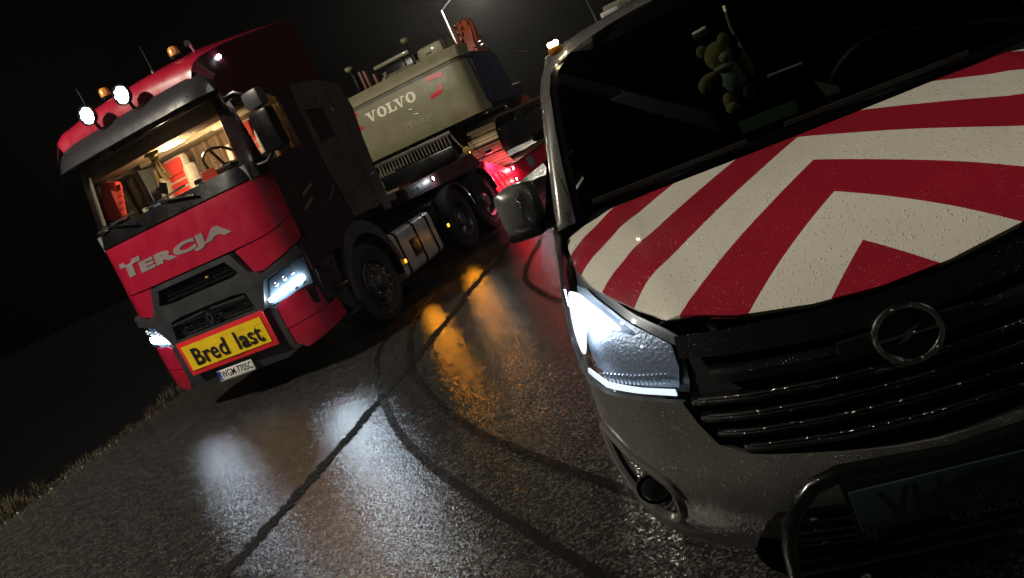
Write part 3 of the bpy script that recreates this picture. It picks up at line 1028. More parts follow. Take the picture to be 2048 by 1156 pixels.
cq = thing('seat_reflection', 'red quilted stand-in for the seat reflected in the passenger window', 'reflection stand-in', (-.99, .50, 2.40))  # solid pad added in place of the red seat's window reflection
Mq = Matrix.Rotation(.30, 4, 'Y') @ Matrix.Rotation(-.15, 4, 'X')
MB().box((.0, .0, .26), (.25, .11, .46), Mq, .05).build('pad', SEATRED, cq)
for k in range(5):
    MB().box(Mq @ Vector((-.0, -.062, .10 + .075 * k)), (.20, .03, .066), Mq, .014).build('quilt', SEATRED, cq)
# small things on the dash and hanging in the cab
pd = thing('hanging_pennant', 'gold ribbon pennant hanging in the middle of the truck windscreen', 'pennant', (-.09, .42, 2.58))
MB().tube([(0, 0, .40), (.0, 0, .34)], .006, 6).build('cord', GOLD, pd)
kb = MB().ball((0, 0, .31), (.055, .03, .04)); kb.ball((-.05, 0, .33), (.06, .02, .025)); kb.ball((.06, 0, .32), (.06, .02, .025))
kb.build('bow', GOLD, pd)
for dx, tw in ((-.03, -.07), (.03, .05), (.0, .0)):
    V = []; F = []
    for k in range(9):
        t = k / 8
        V += [(dx + tw * t - .02, .012 * math.sin(7 * t), .29 - .28 * t), (dx + tw * t + .02, .012 * math.cos(7 * t), .29 - .28 * t)]
    F = [(2 * k, 2 * k + 1, 2 * k + 3, 2 * k + 2) for k in range(8)]
    link_mesh('ribbon', V, F, GOLD, pd)
ph = thing('phone_holder', 'small black phone holder on the truck dashboard', 'phone holder', (-.17, .40, 2.36))
MB().tube([(0, 0, .0), (.02, 0, .10)], .012, 8).build('stalk', BLACK, ph)
MB().box((.03, -.01, .16), (.10, .02, .13), (.4, 'Y'), .01).build('phone', BLACK, ph)
MB().ball((-.03, -.02, .17), .03).build('cradle', BLACK, ph)
tag(MB().box((.62, .25, 2.40), (.20, .01, .13), (.25, 'X')).build('red_card', mat('orange_red_card', (.65, .07, .03), .6)), 'orange-red card propped behind the truck windscreen by the wheel', 'card')
tag(MB().box((.72, .20, 2.345), (.20, .06, .015), bev=.003).build('paper_sheet', WHITE), 'white paper lying at the foot of the truck windscreen', 'paper')
tag(MB().box((-.36, .22, 2.375), (.06, .03, .06), bev=.008).build('note_box', PAPER), 'small pale box on the passenger side of the truck dashboard', 'box')
tag(MB().ball((-.22, .26, 2.37), (.05, .03, .03)).build('blue_cloth', mat('blue_cloth', (.10, .18, .34), .8)), 'crumpled blue cloth on the truck dashboard', 'cloth')
il = MB().box((.05, .62, 2.915), (.30, .12, .02), bev=.005).build('cabin_lamp', E_CABIN, TR)
light('cabin_light', 'POINT', (.05, .62, 2.86), 78, (1.0, .78, .50), .10, il)

# chassis, tank, wheels
for sgn in (1, -1):
    MB().b2((sgn * .36, .5, .72), (sgn * .44, 6.4, 1.0)).build('frame_rail', DARKSTEEL, TR)
    MB().b2((sgn * .46, 2.3, .95), (sgn * 1.12, 3.9, 1.02), .01).build('side_deck', BLACK, TR)
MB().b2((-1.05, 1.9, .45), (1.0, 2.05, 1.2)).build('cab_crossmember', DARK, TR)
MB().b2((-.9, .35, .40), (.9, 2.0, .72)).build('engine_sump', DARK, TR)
def tank(sgn, y0, y1):
    prof = []
    for cx, cz, a0 in ((1.12, .845, 0), (.72, .845, 90), (.72, .385, 180), (1.12, .385, 270)):
        for k in range(5):
            a = math.radians(a0 + 22.5 * k)
            prof.append((cx + .085 * math.cos(a), cz + .085 * math.sin(a)))
    t = MB().prism([(sgn * x, z) for x, z in prof], y0, y1, 'xz').build('fuel_tank', ALU, TR, angle=50)
    for yy in (y0 + .16, (y0 + y1) / 2 + .06, y1 - .16):
        big = [(sgn * (.92 + (x - .92) * 1.02), .615 + (z - .615) * 1.02) for x, z in prof]
        MB().prism(big, yy - .03, yy + .03, 'xz').build('strap', BLACK, t, angle=50)
    MB().lathe([(0, .06), (.05, .06), (.05, .001)], 16, 'Z', (sgn * 1.0, y0 + .35, .93)).build('filler_cap', BLACK, t)
    MB().tube([(sgn * 1.0, y0 + .1, .95), (sgn * .9, y0 + .3, 1.0), (sgn * .8, y0 + .5, .97)], .02, 8).build('hose', BLACK, t)
    bd = MB().box((sgn * 1.2085, y0 + .56, .60), (.006, .25, .24), bev=.002).build('badge', mat('badge_brown', (.035, .018, .014), .4), t)
    MB().box((sgn * 1.2135, y0 + .56, .61), (.003, .13, .08)).build('badge_print', mat('badge_grey', (.09, .07, .06), .5), bd)
    MB().box((sgn * 1.2095, y0 + .56, .475), (.003, .20, .012)).build('badge_print', GREYLET, bd)
    return t
tk = tank(1, 2.08, 3.42)
tank(-1, 2.08, 3.42)
for sgn in (1, -1):
    for y, z in ((2.115, .53), (3.77, .575)):
        mk = MB().box((sgn * 1.235, y, z), (.03, .13, .065), bev=.01).build('side_marker', BLACK, TR)
        MB().box((sgn * 1.2525, y, z), (.005, .075, .052), bev=.002).build('lens', E_AMBER, mk)
        look(light('marker_light', 'SPOT', (sgn * 1.275, y, z), 10, (1.0, .34, .012), .045, mk, spot=165, blend=.3), (sgn, -.35, -.15))
    MB().b2((sgn * 1.16, 3.74, .52), (sgn * 1.21, 3.80, .98)).build('marker_bracket', BLACK, TR)

def wheel(parent, x, y, front, sgn=1, steer=0):
    w = bpy.data.objects.new('wheel', None); COL.objects.link(w); w.parent = parent
    w.location = (x, y, .51); w.rotation_euler = (0, 0, (0 if sgn > 0 else PI) + steer)
    MB().lathe([(-.30, .29), (-.30, .42), (-.29, .48), (-.26, .508), (-.20, .515), (-.15, .51), (-.145, .50), (-.14, .51), (-.10, .515), (-.04, .508), (-.01, .485), (0, .42), (.004, .40), (-.004, .385), (.002, .36), (-.01, .31), (-.03, .29)], 48).build('tyre', RUBBER, w)
    r = MB()
    if front:
        r.lathe([(-.02, .295), (.0, .30), (.005, .29), (-.03, .28), (-.06, .262), (-.05, .235), (.005, .215), (.012, .17), (.012, .165), (.02, .16), (.02, .125), (.06, .115), (.085, .09), (.09, .001)], 40)
        nr, nx = .19, .012
    else:
        r.lathe([(-.02, .295), (.0, .30), (.005, .29), (-.03, .28), (-.12, .27), (-.15, .24), (-.155, .17), (-.13, .15), (-.06, .135), (-.02, .12), (.0, .10), (.002, .001)], 40)
        nr, nx = .20, -.15
    r.build('rim', STEEL, w)
    nt_ = MB()
    for k in range(10):
        a = 2 * PI * k / 10
        nt_.lathe([(nx, .016), (nx + .035, .014), (nx + .045, .001)], 8, 'X', (0, nr * math.cos(a), nr * math.sin(a)))
    nt_.build('wheel_nuts', mat('nut_steel', (.34, .32, .28), .35, metal=.8, dirt=.3), w)['kind'] = 'stuff'
    ho = MB()
    for k in range(10):
        a = 2 * PI * (k + .5) / 10
        ho.lathe([(-.046 if front else -.148, .020), (-.034 if front else -.140, .001)], 10, 'X', (0, .243 * math.cos(a), .243 * math.sin(a)))
    ho.build('hand_holes', DARK, w)['kind'] = 'stuff'
    return w
for y in (1.40,):
    wheel(TR, 1.20, y, True, 1, -.03); wheel(TR, -1.20, y, True, -1, -.03)
for y in (4.50, 5.78):
    wheel(TR, 1.20, y, False, 1); wheel(TR, -1.20, y, False, -1)
    for sgn in (1, -1):
        V = []; F = []
        for k in range(15):
            a = math.radians(8 + 164 * k / 14)
            for xx, rr in ((.72, .60), (1.245, .60), (1.255, .585), (1.255, .555)):
                V.append((sgn * xx, y - rr * math.cos(a), .51 + rr * math.sin(a)))
        for k in range(14):
            for j in range(3):
                q = k * 4 + j
                F.append((q, q + 1, q + 5, q + 4) if sgn > 0 else (q, q + 4, q + 5, q + 1))
        link_mesh('rear_fender', V, F, mat('wet_fender', (.022, .022, .024), .28, coat=.5), TR)
MB().b2((-.9, 4.2, .95), (.9, 5.2, 1.10), .03).build('fifth_wheel', DARKSTEEL, TR)

# wide load sign hung on the bumper
SG = thing('wide_load_sign', 'yellow and red sign board reading Bred last on the truck bumper', 'sign', (.02, -.10, .50))
MB().box((0, .008, .20), (1.30, .02, .405), bev=.004).build('board', SIGNRED, SG)
def wav(x, z):
    return (x, -.012 - .003 * math.sin(9 * x + 14 * z) - .002 * math.sin(23 * x - 11 * z), z)
m, nt, p = principled('wrinkled_yellow_vinyl')
p.inputs['Base Color'].default_value = (.74, .50, .012, 1); p.inputs['Roughness'].default_value = .42
b = node(nt, 'ShaderNodeBump'); b.inputs['Strength'].default_value = .6; b.inputs['Distance'].default_value = .012
mp = node(nt, 'ShaderNodeMapping'); mp.inputs['Scale'].default_value = (2.5, 2.5, 8); nt.links.new(coords(nt), mp.inputs[0])
nt.links.new(noise(nt, mp.outputs[0], 2.2, 3, .5), b.inputs['Height']); nt.links.new(b.outputs['Normal'], p.inputs['Normal'])
yel = panel('face', [(-.595, .055), (.595, .055), (.595, .35), (-.595, .35)], wav, m, SG, th=.003, step=.03)
lettering('lettering', 'Bred', .285, lambda x, y, t: (-.235 + x, -.0195 - t, .100 + y), INK, SG, bold=.005, sx=.93, spacing=1.04, th=.001)
lettering('lettering', 'last', .285, lambda x, y, t: (.335 + x, -.0195 - t, .100 + y), INK, SG, bold=.005, sx=.93, spacing=1.04, th=.001)
for x in (-.60, .60):
    MB().tube([(x, .02, .39), (x * .98, .06, .46)], .006, 6).build('strap', BLACK, SG)

# ================================================================== low loader trailer
TL = thing('low_loader_trailer', 'red low loader trailer coupled behind the tractor, carrying the excavator', 'trailer', (0, 0, 0))
for sgn in (1, -1):
    MB().prism([(3.05, 1.19), (6.05, 1.08), (6.2, 1.16), (6.0, 1.345), (3.05, 1.365)], sgn * 1.05, sgn * 1.19).build('gooseneck_beam', mat('dark_red_brown_paint', (.060, .022, .022), .5, dirt=.5), TL)
    MB().prism([(6.05, 1.09), (6.22, 1.16), (6.80, .975), (7.66, .70), (7.9, .62), (7.9, .42), (7.49, .42), (6.43, .44), (6.20, 1.0)], sgn * 1.05, sgn * 1.20).build('gooseneck_slope', TRED, TL)
    MB().b2((sgn * 1.02, 7.6, .42), (sgn * 1.21, 13.5, .78), .01).build('deck_side', TRED, TL)
    for k in range(5):
        y = 6.50 + k * .14; z = .93 - k * .045
        MB().box((sgn * 1.205, y, z), (.014, .085, .035), (-.3, 'X')).build('ladder_rung', TRED, TL)
    for k in range(3):
        MB().box((sgn * 1.205, 6.62 + .28 * k, .70 - .05 * k), (.012, .02, .40 - .06 * k), (.5, 'X')).build('rib', TRED, TL)
for k in range(26):
    z0 = .80
    MB().box((0, 7.75 + k * .22, z0), (2.36, .205, .05), bev=.006).build('deck_plank', mat('wet_timber_deck', (.06, .045, .03), .6, dirt=.5, bump=.5, bscale=20), TL)
MB().prism([(3.0, 1.28), (6.1, 1.26), (7.8, .70), (7.8, .60), (6.0, 1.12), (3.0, 1.18)], -1.04, 1.04).build('neck_plate', DARKSTEEL, TL)
MB().b2((1.192, 3.10, 1.205), (1.202, 3.80, 1.345), .003).build('side_plate', GREYPAINT, TL)
for y in (3.30, 3.36, 3.46):
    MB().disc((1.203, y, 1.272), .012 if y < 3.4 else .022, 'X', 12, .006).build('plate_hole', DARK, TL)
MB().b2((1.205, 8.72, .50), (1.215, 9.15, .75), .003).build('side_plate', GREYPAINT, TL)
for (x, y, z, e) in ((1.205, 4.06, 1.29, 2.5), (1.215, 7.62, .72, 2), (1.215, 7.55, .50, 1)):
    lp = MB().lathe([(-.02, .04), (.012, .04), (.014, .03)], 16, 'X', (x, y, z)).build('work_lamp', BLACK, TL)
    MB().ball((x + .012, y, z), (.012, .028, .028)).build('lens', E_SMALL, lp)
    light('work_lamp_light', 'POINT', (x + .10, y, z), e, (.9, .92, 1.0), .02, lp)
# lit lamp over the slope of the neck, it floods the red paint
lp = MB().box((1.30, 6.55, 1.24), (.10, .10, .06), bev=.01).build('work_lamp', BLACK, TL)
MB().box((1.30, 6.55, 1.207), (.08, .08, .006)).build('lens', emitter('red_lamp_glow', (1.0, .06, .12), 8), lp)
MB().tube([(1.19, 6.35, 1.15), (1.24, 6.45, 1.24), (1.29, 6.53, 1.26)], .012, 6).build('bracket', BLACK, lp)
l_ = light('work_lamp_light', 'SPOT', (1.42, 6.60, 1.17), 260, (1.0, .14, .22), .05, lp, spot=150, blend=.6); look(l_, (-.45, .3, -1))
am = MB().box((1.20, 5.90, 1.38), (.02, .06, .05), bev=.006).build('side_marker', AMBERPL, TL)
MB().ball((1.212, 5.90, 1.38), (.008, .02, .016)).build('lens', emitter('amber_dim', (1.0, .4, .04), 4), am)
# wheels of the trailer bogie far back
for y in (11.2, 12.5):
    wheel(TL, 1.18, y, False, 1); wheel(TL, -1.18, y, False, -1)
# folded grating below the counterweight
for k in range(22):
    x = -1.0 + k * .075
    MB().b2((x, 6.74, 1.62), (x + .028, 6.80, 1.80)).build('grating_bar', mat('grating_steel', (.12, .11, .08), .45, metal=.4, dirt=.4), TL)
MB().b2((-1.05, 6.73, 1.80), (.68, 6.82, 1.87), .01).build('grating_rail', MATS['grating_steel'], TL)
MB().b2((-1.05, 6.72, 1.30), (.62, 6.85, 1.60), .02).build('toolbox', BLACK, TL)

# ================================================================== excavator
EX = thing('excavator', 'olive grey tracked excavator with navy side doors, counterweight towards the truck', 'excavator', (0, 8.6, .83))
EO = Vector((0, 8.6, .83))
class EMB(MB):
    def build(s, name, material, parent=None, smooth=True, angle=35):
        s.v = [(v[0] - EO.x, v[1] - EO.y, v[2] - EO.z) if (parent is None or parent is EX or True) else v for v in s.v]
        return link_mesh(name, s.v, s.f, material, parent, smooth, angle)
CS = curve_sheet([(0, 0), (.6, .004), (1.0, .012), (1.24, .03), (1.34, .075), (1.38, .16), (1.385, .45), (1.385, 1.0)], [(1.9, .06), (2.05, .0), (2.6, -.01), (3.05, .03), (3.2, .10), (3.26, .2)])
def cmap(s, z):
    p = CS(s, z)
    return (p[0] - EO.x, p[1] + 6.80 - EO.y, p[2] - EO.z)
zl = 1.94
cw = panel('counterweight', [(-1.98, zl), (1.98, zl), (1.98, 2.93), (-1.98, 2.93)], cmap, OLIVE, EX, th=.06, step=.12)
panel('groove', [(-1.98, 2.925), (1.98, 2.925), (1.98, 3.015), (-1.98, 3.015)], cmap, OLIVED, cw, th=.03, step=.12, out=-.03)  # darker olive here puts the shade of the recess into the colour
panel('top_lip', [(-1.98, 3.01), (1.98, 3.01), (1.98, 3.22), (-1.98, 3.22)], cmap, OLIVE, cw, th=.06, step=.09)
EMB().b2((-1.26, 6.98, 3.10), (1.26, 7.9, 3.205), .03).build('top_plate', OLIVE, cw)
def onweight(x0, z0):
    def f(x, y, t):
        p = CS(x0 + x, z0 + y)
        return (p[0] - EO.x, p[1] + 6.80 - .004 - t - EO.y, p[2] - EO.z)
    return f
# VOLVO in slab-serif letters
def seg(V, F, P):
    n = len(V); V += P; F.append(tuple(range(n, n + len(P))))
def slabV(w, h):
    V = []; F = []
    seg(V, F, [(.10 * w, h), (.50 * w - .06 * w, 0), (.56 * w, 0), (.40 * w, h)][::-1])
    seg(V, F, [(.56 * w, 0), (.44 * w, 0), (.47 * w, .06 * h), (.74 * w, h), (.88 * w, h)][::-1])
    seg(V, F, [(.0, h), (.48 * w, h), (.48 * w, .86 * h), (0, .86 * h)][::-1])
    seg(V, F, [(.64 * w, h), (w, h), (w, .86 * h), (.64 * w, .86 * h)][::-1])
    return V, F
def slabO(w, h):
    V = []; F = []
    n = 24
    for k in range(n):
        a = 2 * PI * k / n
        V += [(w / 2 + w / 2 * math.cos(a), h / 2 + .53 * h * math.sin(a)), (w / 2 + .20 * w * math.cos(a), h / 2 + .36 * h * math.sin(a))]
    for k in range(n):
        l = (k + 1) % n
        F.append((2 * k, 2 * l, 2 * l + 1, 2 * k + 1))
    return V, F
def slabL(w, h):
    V = []; F = []
    seg(V, F, [(.14 * w, 0), (.46 * w, 0), (.46 * w, h), (.14 * w, h)])
    seg(V, F, [(0, .86 * h), (.62 * w, .86 * h), (.62 * w, h), (0, h)])
    seg(V, F, [(0, 0), (w, 0), (w, .15 * h), (0, .15 * h)])
    seg(V, F, [(.84 * w, .15 * h), (w, .15 * h), (w, .42 * h), (.90 * w, .42 * h)])
    return V, F
x = -.80
for ch, w in (('V', .245), ('O', .215), ('L', .20), ('V', .245), ('O', .215)):
    V, F = {'V': slabV, 'O': slabO, 'L': slabL}[ch](w, .185)
    for i, f in enumerate(F):
        vv = [V[j] for j in f] if ch != 'O' else None
    if ch == 'O':
        solid2d('lettering', V, F, onweight(x, 2.625), LETTER, cw, .004)
    else:
        VV = []; FF = []
        k0 = 0
        for i, f in enumerate(F):
            VV += [V[j] for j in f]; FF.append(tuple(range(k0, k0 + len(f)))); k0 += len(f)
        base = onweight(x, 2.625)
        solid2d('lettering', VV, FF, base, LETTER, cw, .004)
    x += w + (.012 if ch != 'L' else -.02)
lettering('lettering', 'Maskin', .22, onweight(.18, 2.20), FADED, cw, bold=.004, sx=1.0, th=.002)
for P in ([(.64, 2.84), (.98, 2.81), (1.00, 2.885), (.66, 2.92)], [(.60, 2.515), (.83, 2.545), (.89, 2.60), (.92, 2.70), (.86, 2.70), (.80, 2.62), (.60, 2.59)], [(-1.16, 2.845), (-.96, 2.845), (-.94, 2.91), (-1.16, 2.91)], [(-1.16, 2.56), (-.94, 2.58), (-.94, 2.64), (-1.16, 2.63)]):
    n = len(P)
    from_ = geometry.tessellate_polygon([[Vector((a, b, 0)) for a, b in P]])
    tri = []
    for f in from_:
        a, b, c = (Vector(P[i]) for i in f)
        tri.append(tuple(f) if (b - a).cross(c - a) > 0 else tuple(f)[::-1])
    solid2d('reflector_tape', P, tri, onweight(0, 0), RREFL, cw, .004)
lk = EMB().box((.12, 6.785, 2.52), (.12, .03, .025), (.3, 'Y'), .008).build('latch', ALU, cw)
EMB().box((.20, 6.785, 2.40), (.12, .03, .025), (.3, 'Y'), .008).build('latch', ALU, cw)
EMB().box((.57, 6.81, 2.72), (.012, .02, .22), (.15, 'Y')).build('edge_trim', ALU, cw)
# upper structure
for sgn in (1, -1):
    EMB().prism([(7.55, 2.02), (9.35, 2.02), (9.05, 2.93), (8.7, 2.99), (7.55, 3.06)], sgn * 1.22, sgn * 1.385).build('side_door', NAVY, EX)
    EMB().prism([(7.95, 2.10), (8.85, 2.10), (8.75, 2.40), (7.95, 2.40)], sgn * 1.386, sgn * 1.396).build('vent_panel', mat('vent_dark', (.03, .03, .035), .5, dirt=.3), EX)
    EMB().tube([(sgn * 1.37, 6.95 + .3, 3.12), (sgn * 1.40, 7.3, 2.9), (sgn * 1.40, 7.42, 2.08)], .018, 8).build('door_edge', NAVY, EX)
    EMB().tube([(sgn * 1.34, 8.0, 3.03), (sgn * 1.34, 8.02, 3.13), (sgn * 1.34, 8.9, 3.07), (sgn * 1.34, 8.98, 2.94)], .014, 8).build('grab_rail', ORANGE, EX)
EMB().b2((-1.22, 7.3, 1.95), (1.22, 10.6, 2.25), .03).build('slew_frame', DARKSTEEL, EX)
EMB().b2((-1.2, 7.6, 2.2), (1.2, 9.3, 3.05), .05).build('engine_bay', OLIVED, EX)
EMB().b2((.50, 7.25, 3.15), (1.05, 8.1, 3.47), .09).build('engine_hood', OLIVE, EX)
EMB().box((.74, 7.245, 3.32), (.13, .01, .04), bev=.004).build('hood_handle', OLIVED, EX)
EMB().prism([(7.4, 3.17), (8.3, 3.17), (8.2, 3.40), (7.7, 3.36)], -.55, .40).build('engine_hood', OLIVE, EX)
EMB().box((-.35, 8.0, 3.62), (.85, .08, .07), bev=.015).build('muffler', OLIVE, EX)
for xx in (-.6, -.1):
    EMB().tube([(xx, 8.0, 3.35), (xx, 8.0, 3.62)], .02, 8).build('bracket', BLACK, EX)
for xx, zb, zt in ((-.92, 3.20, 3.73), (.40, 3.20, 3.72)):
    EMB().tube([(xx, 7.25, zb), (xx + .01, 7.25, zt - .04)], .025, 10).build('exhaust_stack', CHROME, EX)
    EMB().lathe([(-.05, .03), (-.02, .07), (.04, .075), (.04, .001)], 14, 'Z', (xx - .01, 7.25, zt)).build('rain_cap', OLIVE, EX)
for xx, dz in ((-.82, .42), (-.72, .40), (-.55, .26)):
    EMB().b2((xx, 7.32, 3.15), (xx + .05, 7.42, 3.20 + dz), .008).build('hydraulic_line', mat('dark_red_hose', (.14, .03, .02), .5), EX)
for xx, zz in ((-.35, 3.28), (-.30, 3.36), (-.1, 3.26), (.52, 3.36)):
    EMB().box((xx, 7.35, zz - .02), (.07, .07, .10), bev=.015).build('fitting', mat('fitting_grey', (.14, .13, .11), .5, dirt=.3), EX)
EMB().tube([(.92, 7.45, 3.86), (.965, 7.45, 3.72), (.98, 7.45, 3.62), (1.06, 7.45, 3.45), (1.08, 7.45, 3.2)], .012, 8).build('handrail', CHROME, EX)
EMB().tube([(1.13, 9.0, 3.66), (1.12, 9.0, 3.74), (1.05, 9.0, 3.86), (.98, 9.0, 3.84), (.97, 9.0, 3.74)], .014, 8).build('handrail', CHROME, EX)
# cab on the far left side of the machine and boom
EMB().b2((-1.3, 9.2, 2.1), (-.35, 10.8, 3.7), .08).build('operator_cab', BLACK, EX)
EMB().prism([(9.0, 2.6), (9.0, 3.35), (9.30, 3.84), (9.45, 3.80), (9.56, 3.2), (9.75, 2.5), (12.0, 1.5), (13.5, 1.2), (13.3, 1.0), (11.6, 1.2), (9.8, 2.1), (9.5, 2.2)], .78, 1.08).build('boom', ORANGE, EX)
for zz in (3.40, 3.55, 3.70):
    EMB().b2((.82, 8.96, zz), (.86, 9.02, zz + .10), .005).build('boom_hose', BLACK, EX)
EMB().tube([(.74, 9.02, 3.3), (.70, 9.2, 3.8)], .03, 8).build('boom_cylinder', ORANGE, EX)
EMB().tube([(1.13, 9.02, 3.27), (1.12, 9.25, 3.8)], .022, 8).build('boom_cylinder', ORANGE, EX)
for q in ((1.22, 8.9, 3.26), (1.24, 8.9, 3.18)):
    EMB().box(q, (.13, .05, .045), (-.1, 'Y'), .01).build('mirror', CHROME, EX)
EMB().tube([(1.46, 9.9, 2.92), (1.80, 10.0, 2.72)], .02, 8).build('mirror_arm', STEEL, EX)
# tracks
def oval(t, y0=7.62, y1=11.0, zc=1.30, r=.44):
    L = y1 - y0; per = 2 * L + 2 * PI * r
    d = (t % 1) * per
    if d < L: return (y0 + d, zc + r), 0.0
    d -= L
    if d < PI * r:
        a = d / r; return (y1 + r * math.sin(a), zc + r * math.cos(a)), -a
    d -= PI * r
    if d < L: return (y1 - d, zc - r), PI
    d -= L
    a = d / r
    return (y0 - r * math.sin(a), zc - r * math.cos(a)), PI - a
shoe = MB().box((0, 0, 0), (.62, .165, .025), bev=.006)
for yy in (-.066, 0, .066):
    shoe.box((0, yy, .025), (.62, .018, .035), bev=.004)
shoe_me = None
for sgn in (1, -1):
    fr = EMB().b2((sgn * .80, 7.7, 1.06), (sgn * 1.30, 10.9, 1.54), .05).build('track_frame', DARKSTEEL, EX)
    N = 49
    for k in range(N):
        (y, z), a = oval(k / N + .004)
        if shoe_me is None:
            o = shoe.build('track_shoe', RUST, fr); shoe_me = o.data
        else:
            o = bpy.data.objects.new('track_shoe', shoe_me); COL.objects.link(o); o.parent = fr
        o.location = (sgn * 1.05 - EO.x, y - EO.y, z - EO.z)
        o.rotation_euler = (a, 0, 0)
    for yy in (7.62, 11.0):
        EMB().lathe([(-.12, .001), (-.12, .36), (.12, .36), (.12, .001)], 24, 'X', (sgn * 1.05, yy, 1.30)).build('idler', DARKSTEEL, fr)
EMB().b2((-.75, 8.0, 1.2), (.75, 10.6, 1.9), .06).build('undercarriage', DARKSTEEL, EX)
# lashing chain
LC = thing('lashing_chain', 'thin lashing chain with a pale shackle below the counterweight', 'chain', (.62, 6.75, 1.36))
cp = [Vector((.02, .03, .50)), Vector((.06, .02, .36)), Vector((.13, .0, .20)), Vector((.19, 0, .10))]
for i in range(3):
    for k in range(4):
        c = cp[i].lerp(cp[i + 1], (k + .5) / 4); d = (cp[i + 1] - cp[i]).normalized()
        q = d.to_track_quat('X', 'Z').to_matrix().to_4x4()
        if k % 2: q = q @ Matrix.Rotation(PI / 2, 4, 'X')
        P = [Matrix.Translation(c) @ q @ Vector((.028 * math.cos(t), .014 * math.sin(t), 0)) for t in [2 * PI * j / 10 for j in range(10)]]
        MB().tube(P, .006, 6, closed=True).build('chain_link', mat('pale_rust_chain', (.28, .20, .13), .5, metal=.5), LC)
MB().prism([(.12, .0), (.30, -.03), (.34, .04), (.24, .13), (.16, .11)], -.02, .02, 'xz').build('shackle', mat('dull_yellow_steel', (.40, .34, .14), .5, metal=.3, dirt=.4), LC)

# ================================================================== escort van
VN = thing('van', 'grey escort van with red and white chevron bonnet in the foreground', 'van', (6.1946, -4.6511, 0), .08295)
VPL = [(0, 0), (.2, .010), (.4, .045), (.55, .10), (.68, .165), (.78, .245), (.85, .345), (.90, .48), (.935, .66), (.955, .85), (.97, 1.1), (.975, 1.4), (.975, 4.9)]
VPR = [(.15, .16), (.24, .08), (.32, .02), (.42, -.02), (.52, -.035), (.58, -.02), (.64, .0), (.85, .03), (.94, .055), (.98, .08), (1.05, .155), (1.11, .235), (1.16, .31), (1.24, .44), (1.4, .7)]
VWD = [(.15, .95), (.30, 1.0), (.55, 1.015), (.75, 1.005), (.9, 1.0), (1.3, .985)]
VF = curve_sheet(VPL, VPR, VWD)
cx = VF.cs
def sx(x):
    """arc position of a half width on the plan outline"""
    a = abs(x)
    for i in range(1, len(VPL)):
        if a <= VPL[i][0]:
            s = cx[i - 1] + (cx[i] - cx[i - 1]) * (a - VPL[i - 1][0]) / (VPL[i][0] - VPL[i - 1][0])
            return math.copysign(s, x)
def vp(poly):
    return [(sx(x), z) for x, z in poly]
def vboth(name, poly, material, parent=VN, **k):
    a = panel(name, poly, VF, material, parent, **k)
    k2 = dict(k)
    if 'holes' in k2: k2['holes'] = [mirror(h) for h in k2['holes']]
    b = panel(name, mirror(poly), VF, material, parent, **k2)
    return a, b
# bonnet
ZB = [(0, .90), (.07, .945), (.12, .980), (.18, 1.016), (.26, 1.054), (.36, 1.093), (.46, 1.122), (.62, 1.165), (.85, 1.212), (1.0, 1.235)]
def zb(y):
    def l(y):
        for (a, za), (b, zb_) in zip(ZB, ZB[1:]):
            if y <= b: return za + (zb_ - za) * (y - a) / (b - a)
        return ZB[-1][1]
    return sum(l(y + .012 * k) for k in range(-6, 7)) / 13
BE = [(0, .065), (.16, .075), (.34, .108), (.525, .172), (.605, .255), (.675, .345), (.745, .455), (.805, .615), (.842, .80), (.852, .885)]
BEDGE = BE[3:] + BE[-2:3:-1]
def bon(x, y):
    a = abs(x)
    e = max(0, (a - .42) / .44)
    crease = .008 * math.exp(-((a - .46 - .22 * y) / .05) ** 2)
    dd = segdist((a, y), BEDGE)
    lipz = .016 * (1 - max(0, 1 - dd / .085) ** 2) - .008
    return (x, y, zb(y) - .030 * e ** 2 + crease + lipz)
bh = BE + [ (.60, .915), (.33, .905), (0, .90)]
panel('bonnet', bh[:-1] + [(0, .90)] + mirror(bh)[1:-1], bon, CHEV, VN, th=.015, step=.035)['label'] = 'white bonnet with red chevron stripes and rain drops'
def chaikin(P, n=2):
    for _ in range(n):
        Q = []
        for i in range(len(P)):
            a, b = P[i], P[(i + 1) % len(P)]
            Q += [(.75 * a[0] + .25 * b[0], .75 * a[1] + .25 * b[1]), (.25 * a[0] + .75 * b[0], .25 * a[1] + .75 * b[1])]
        P = Q
    return P
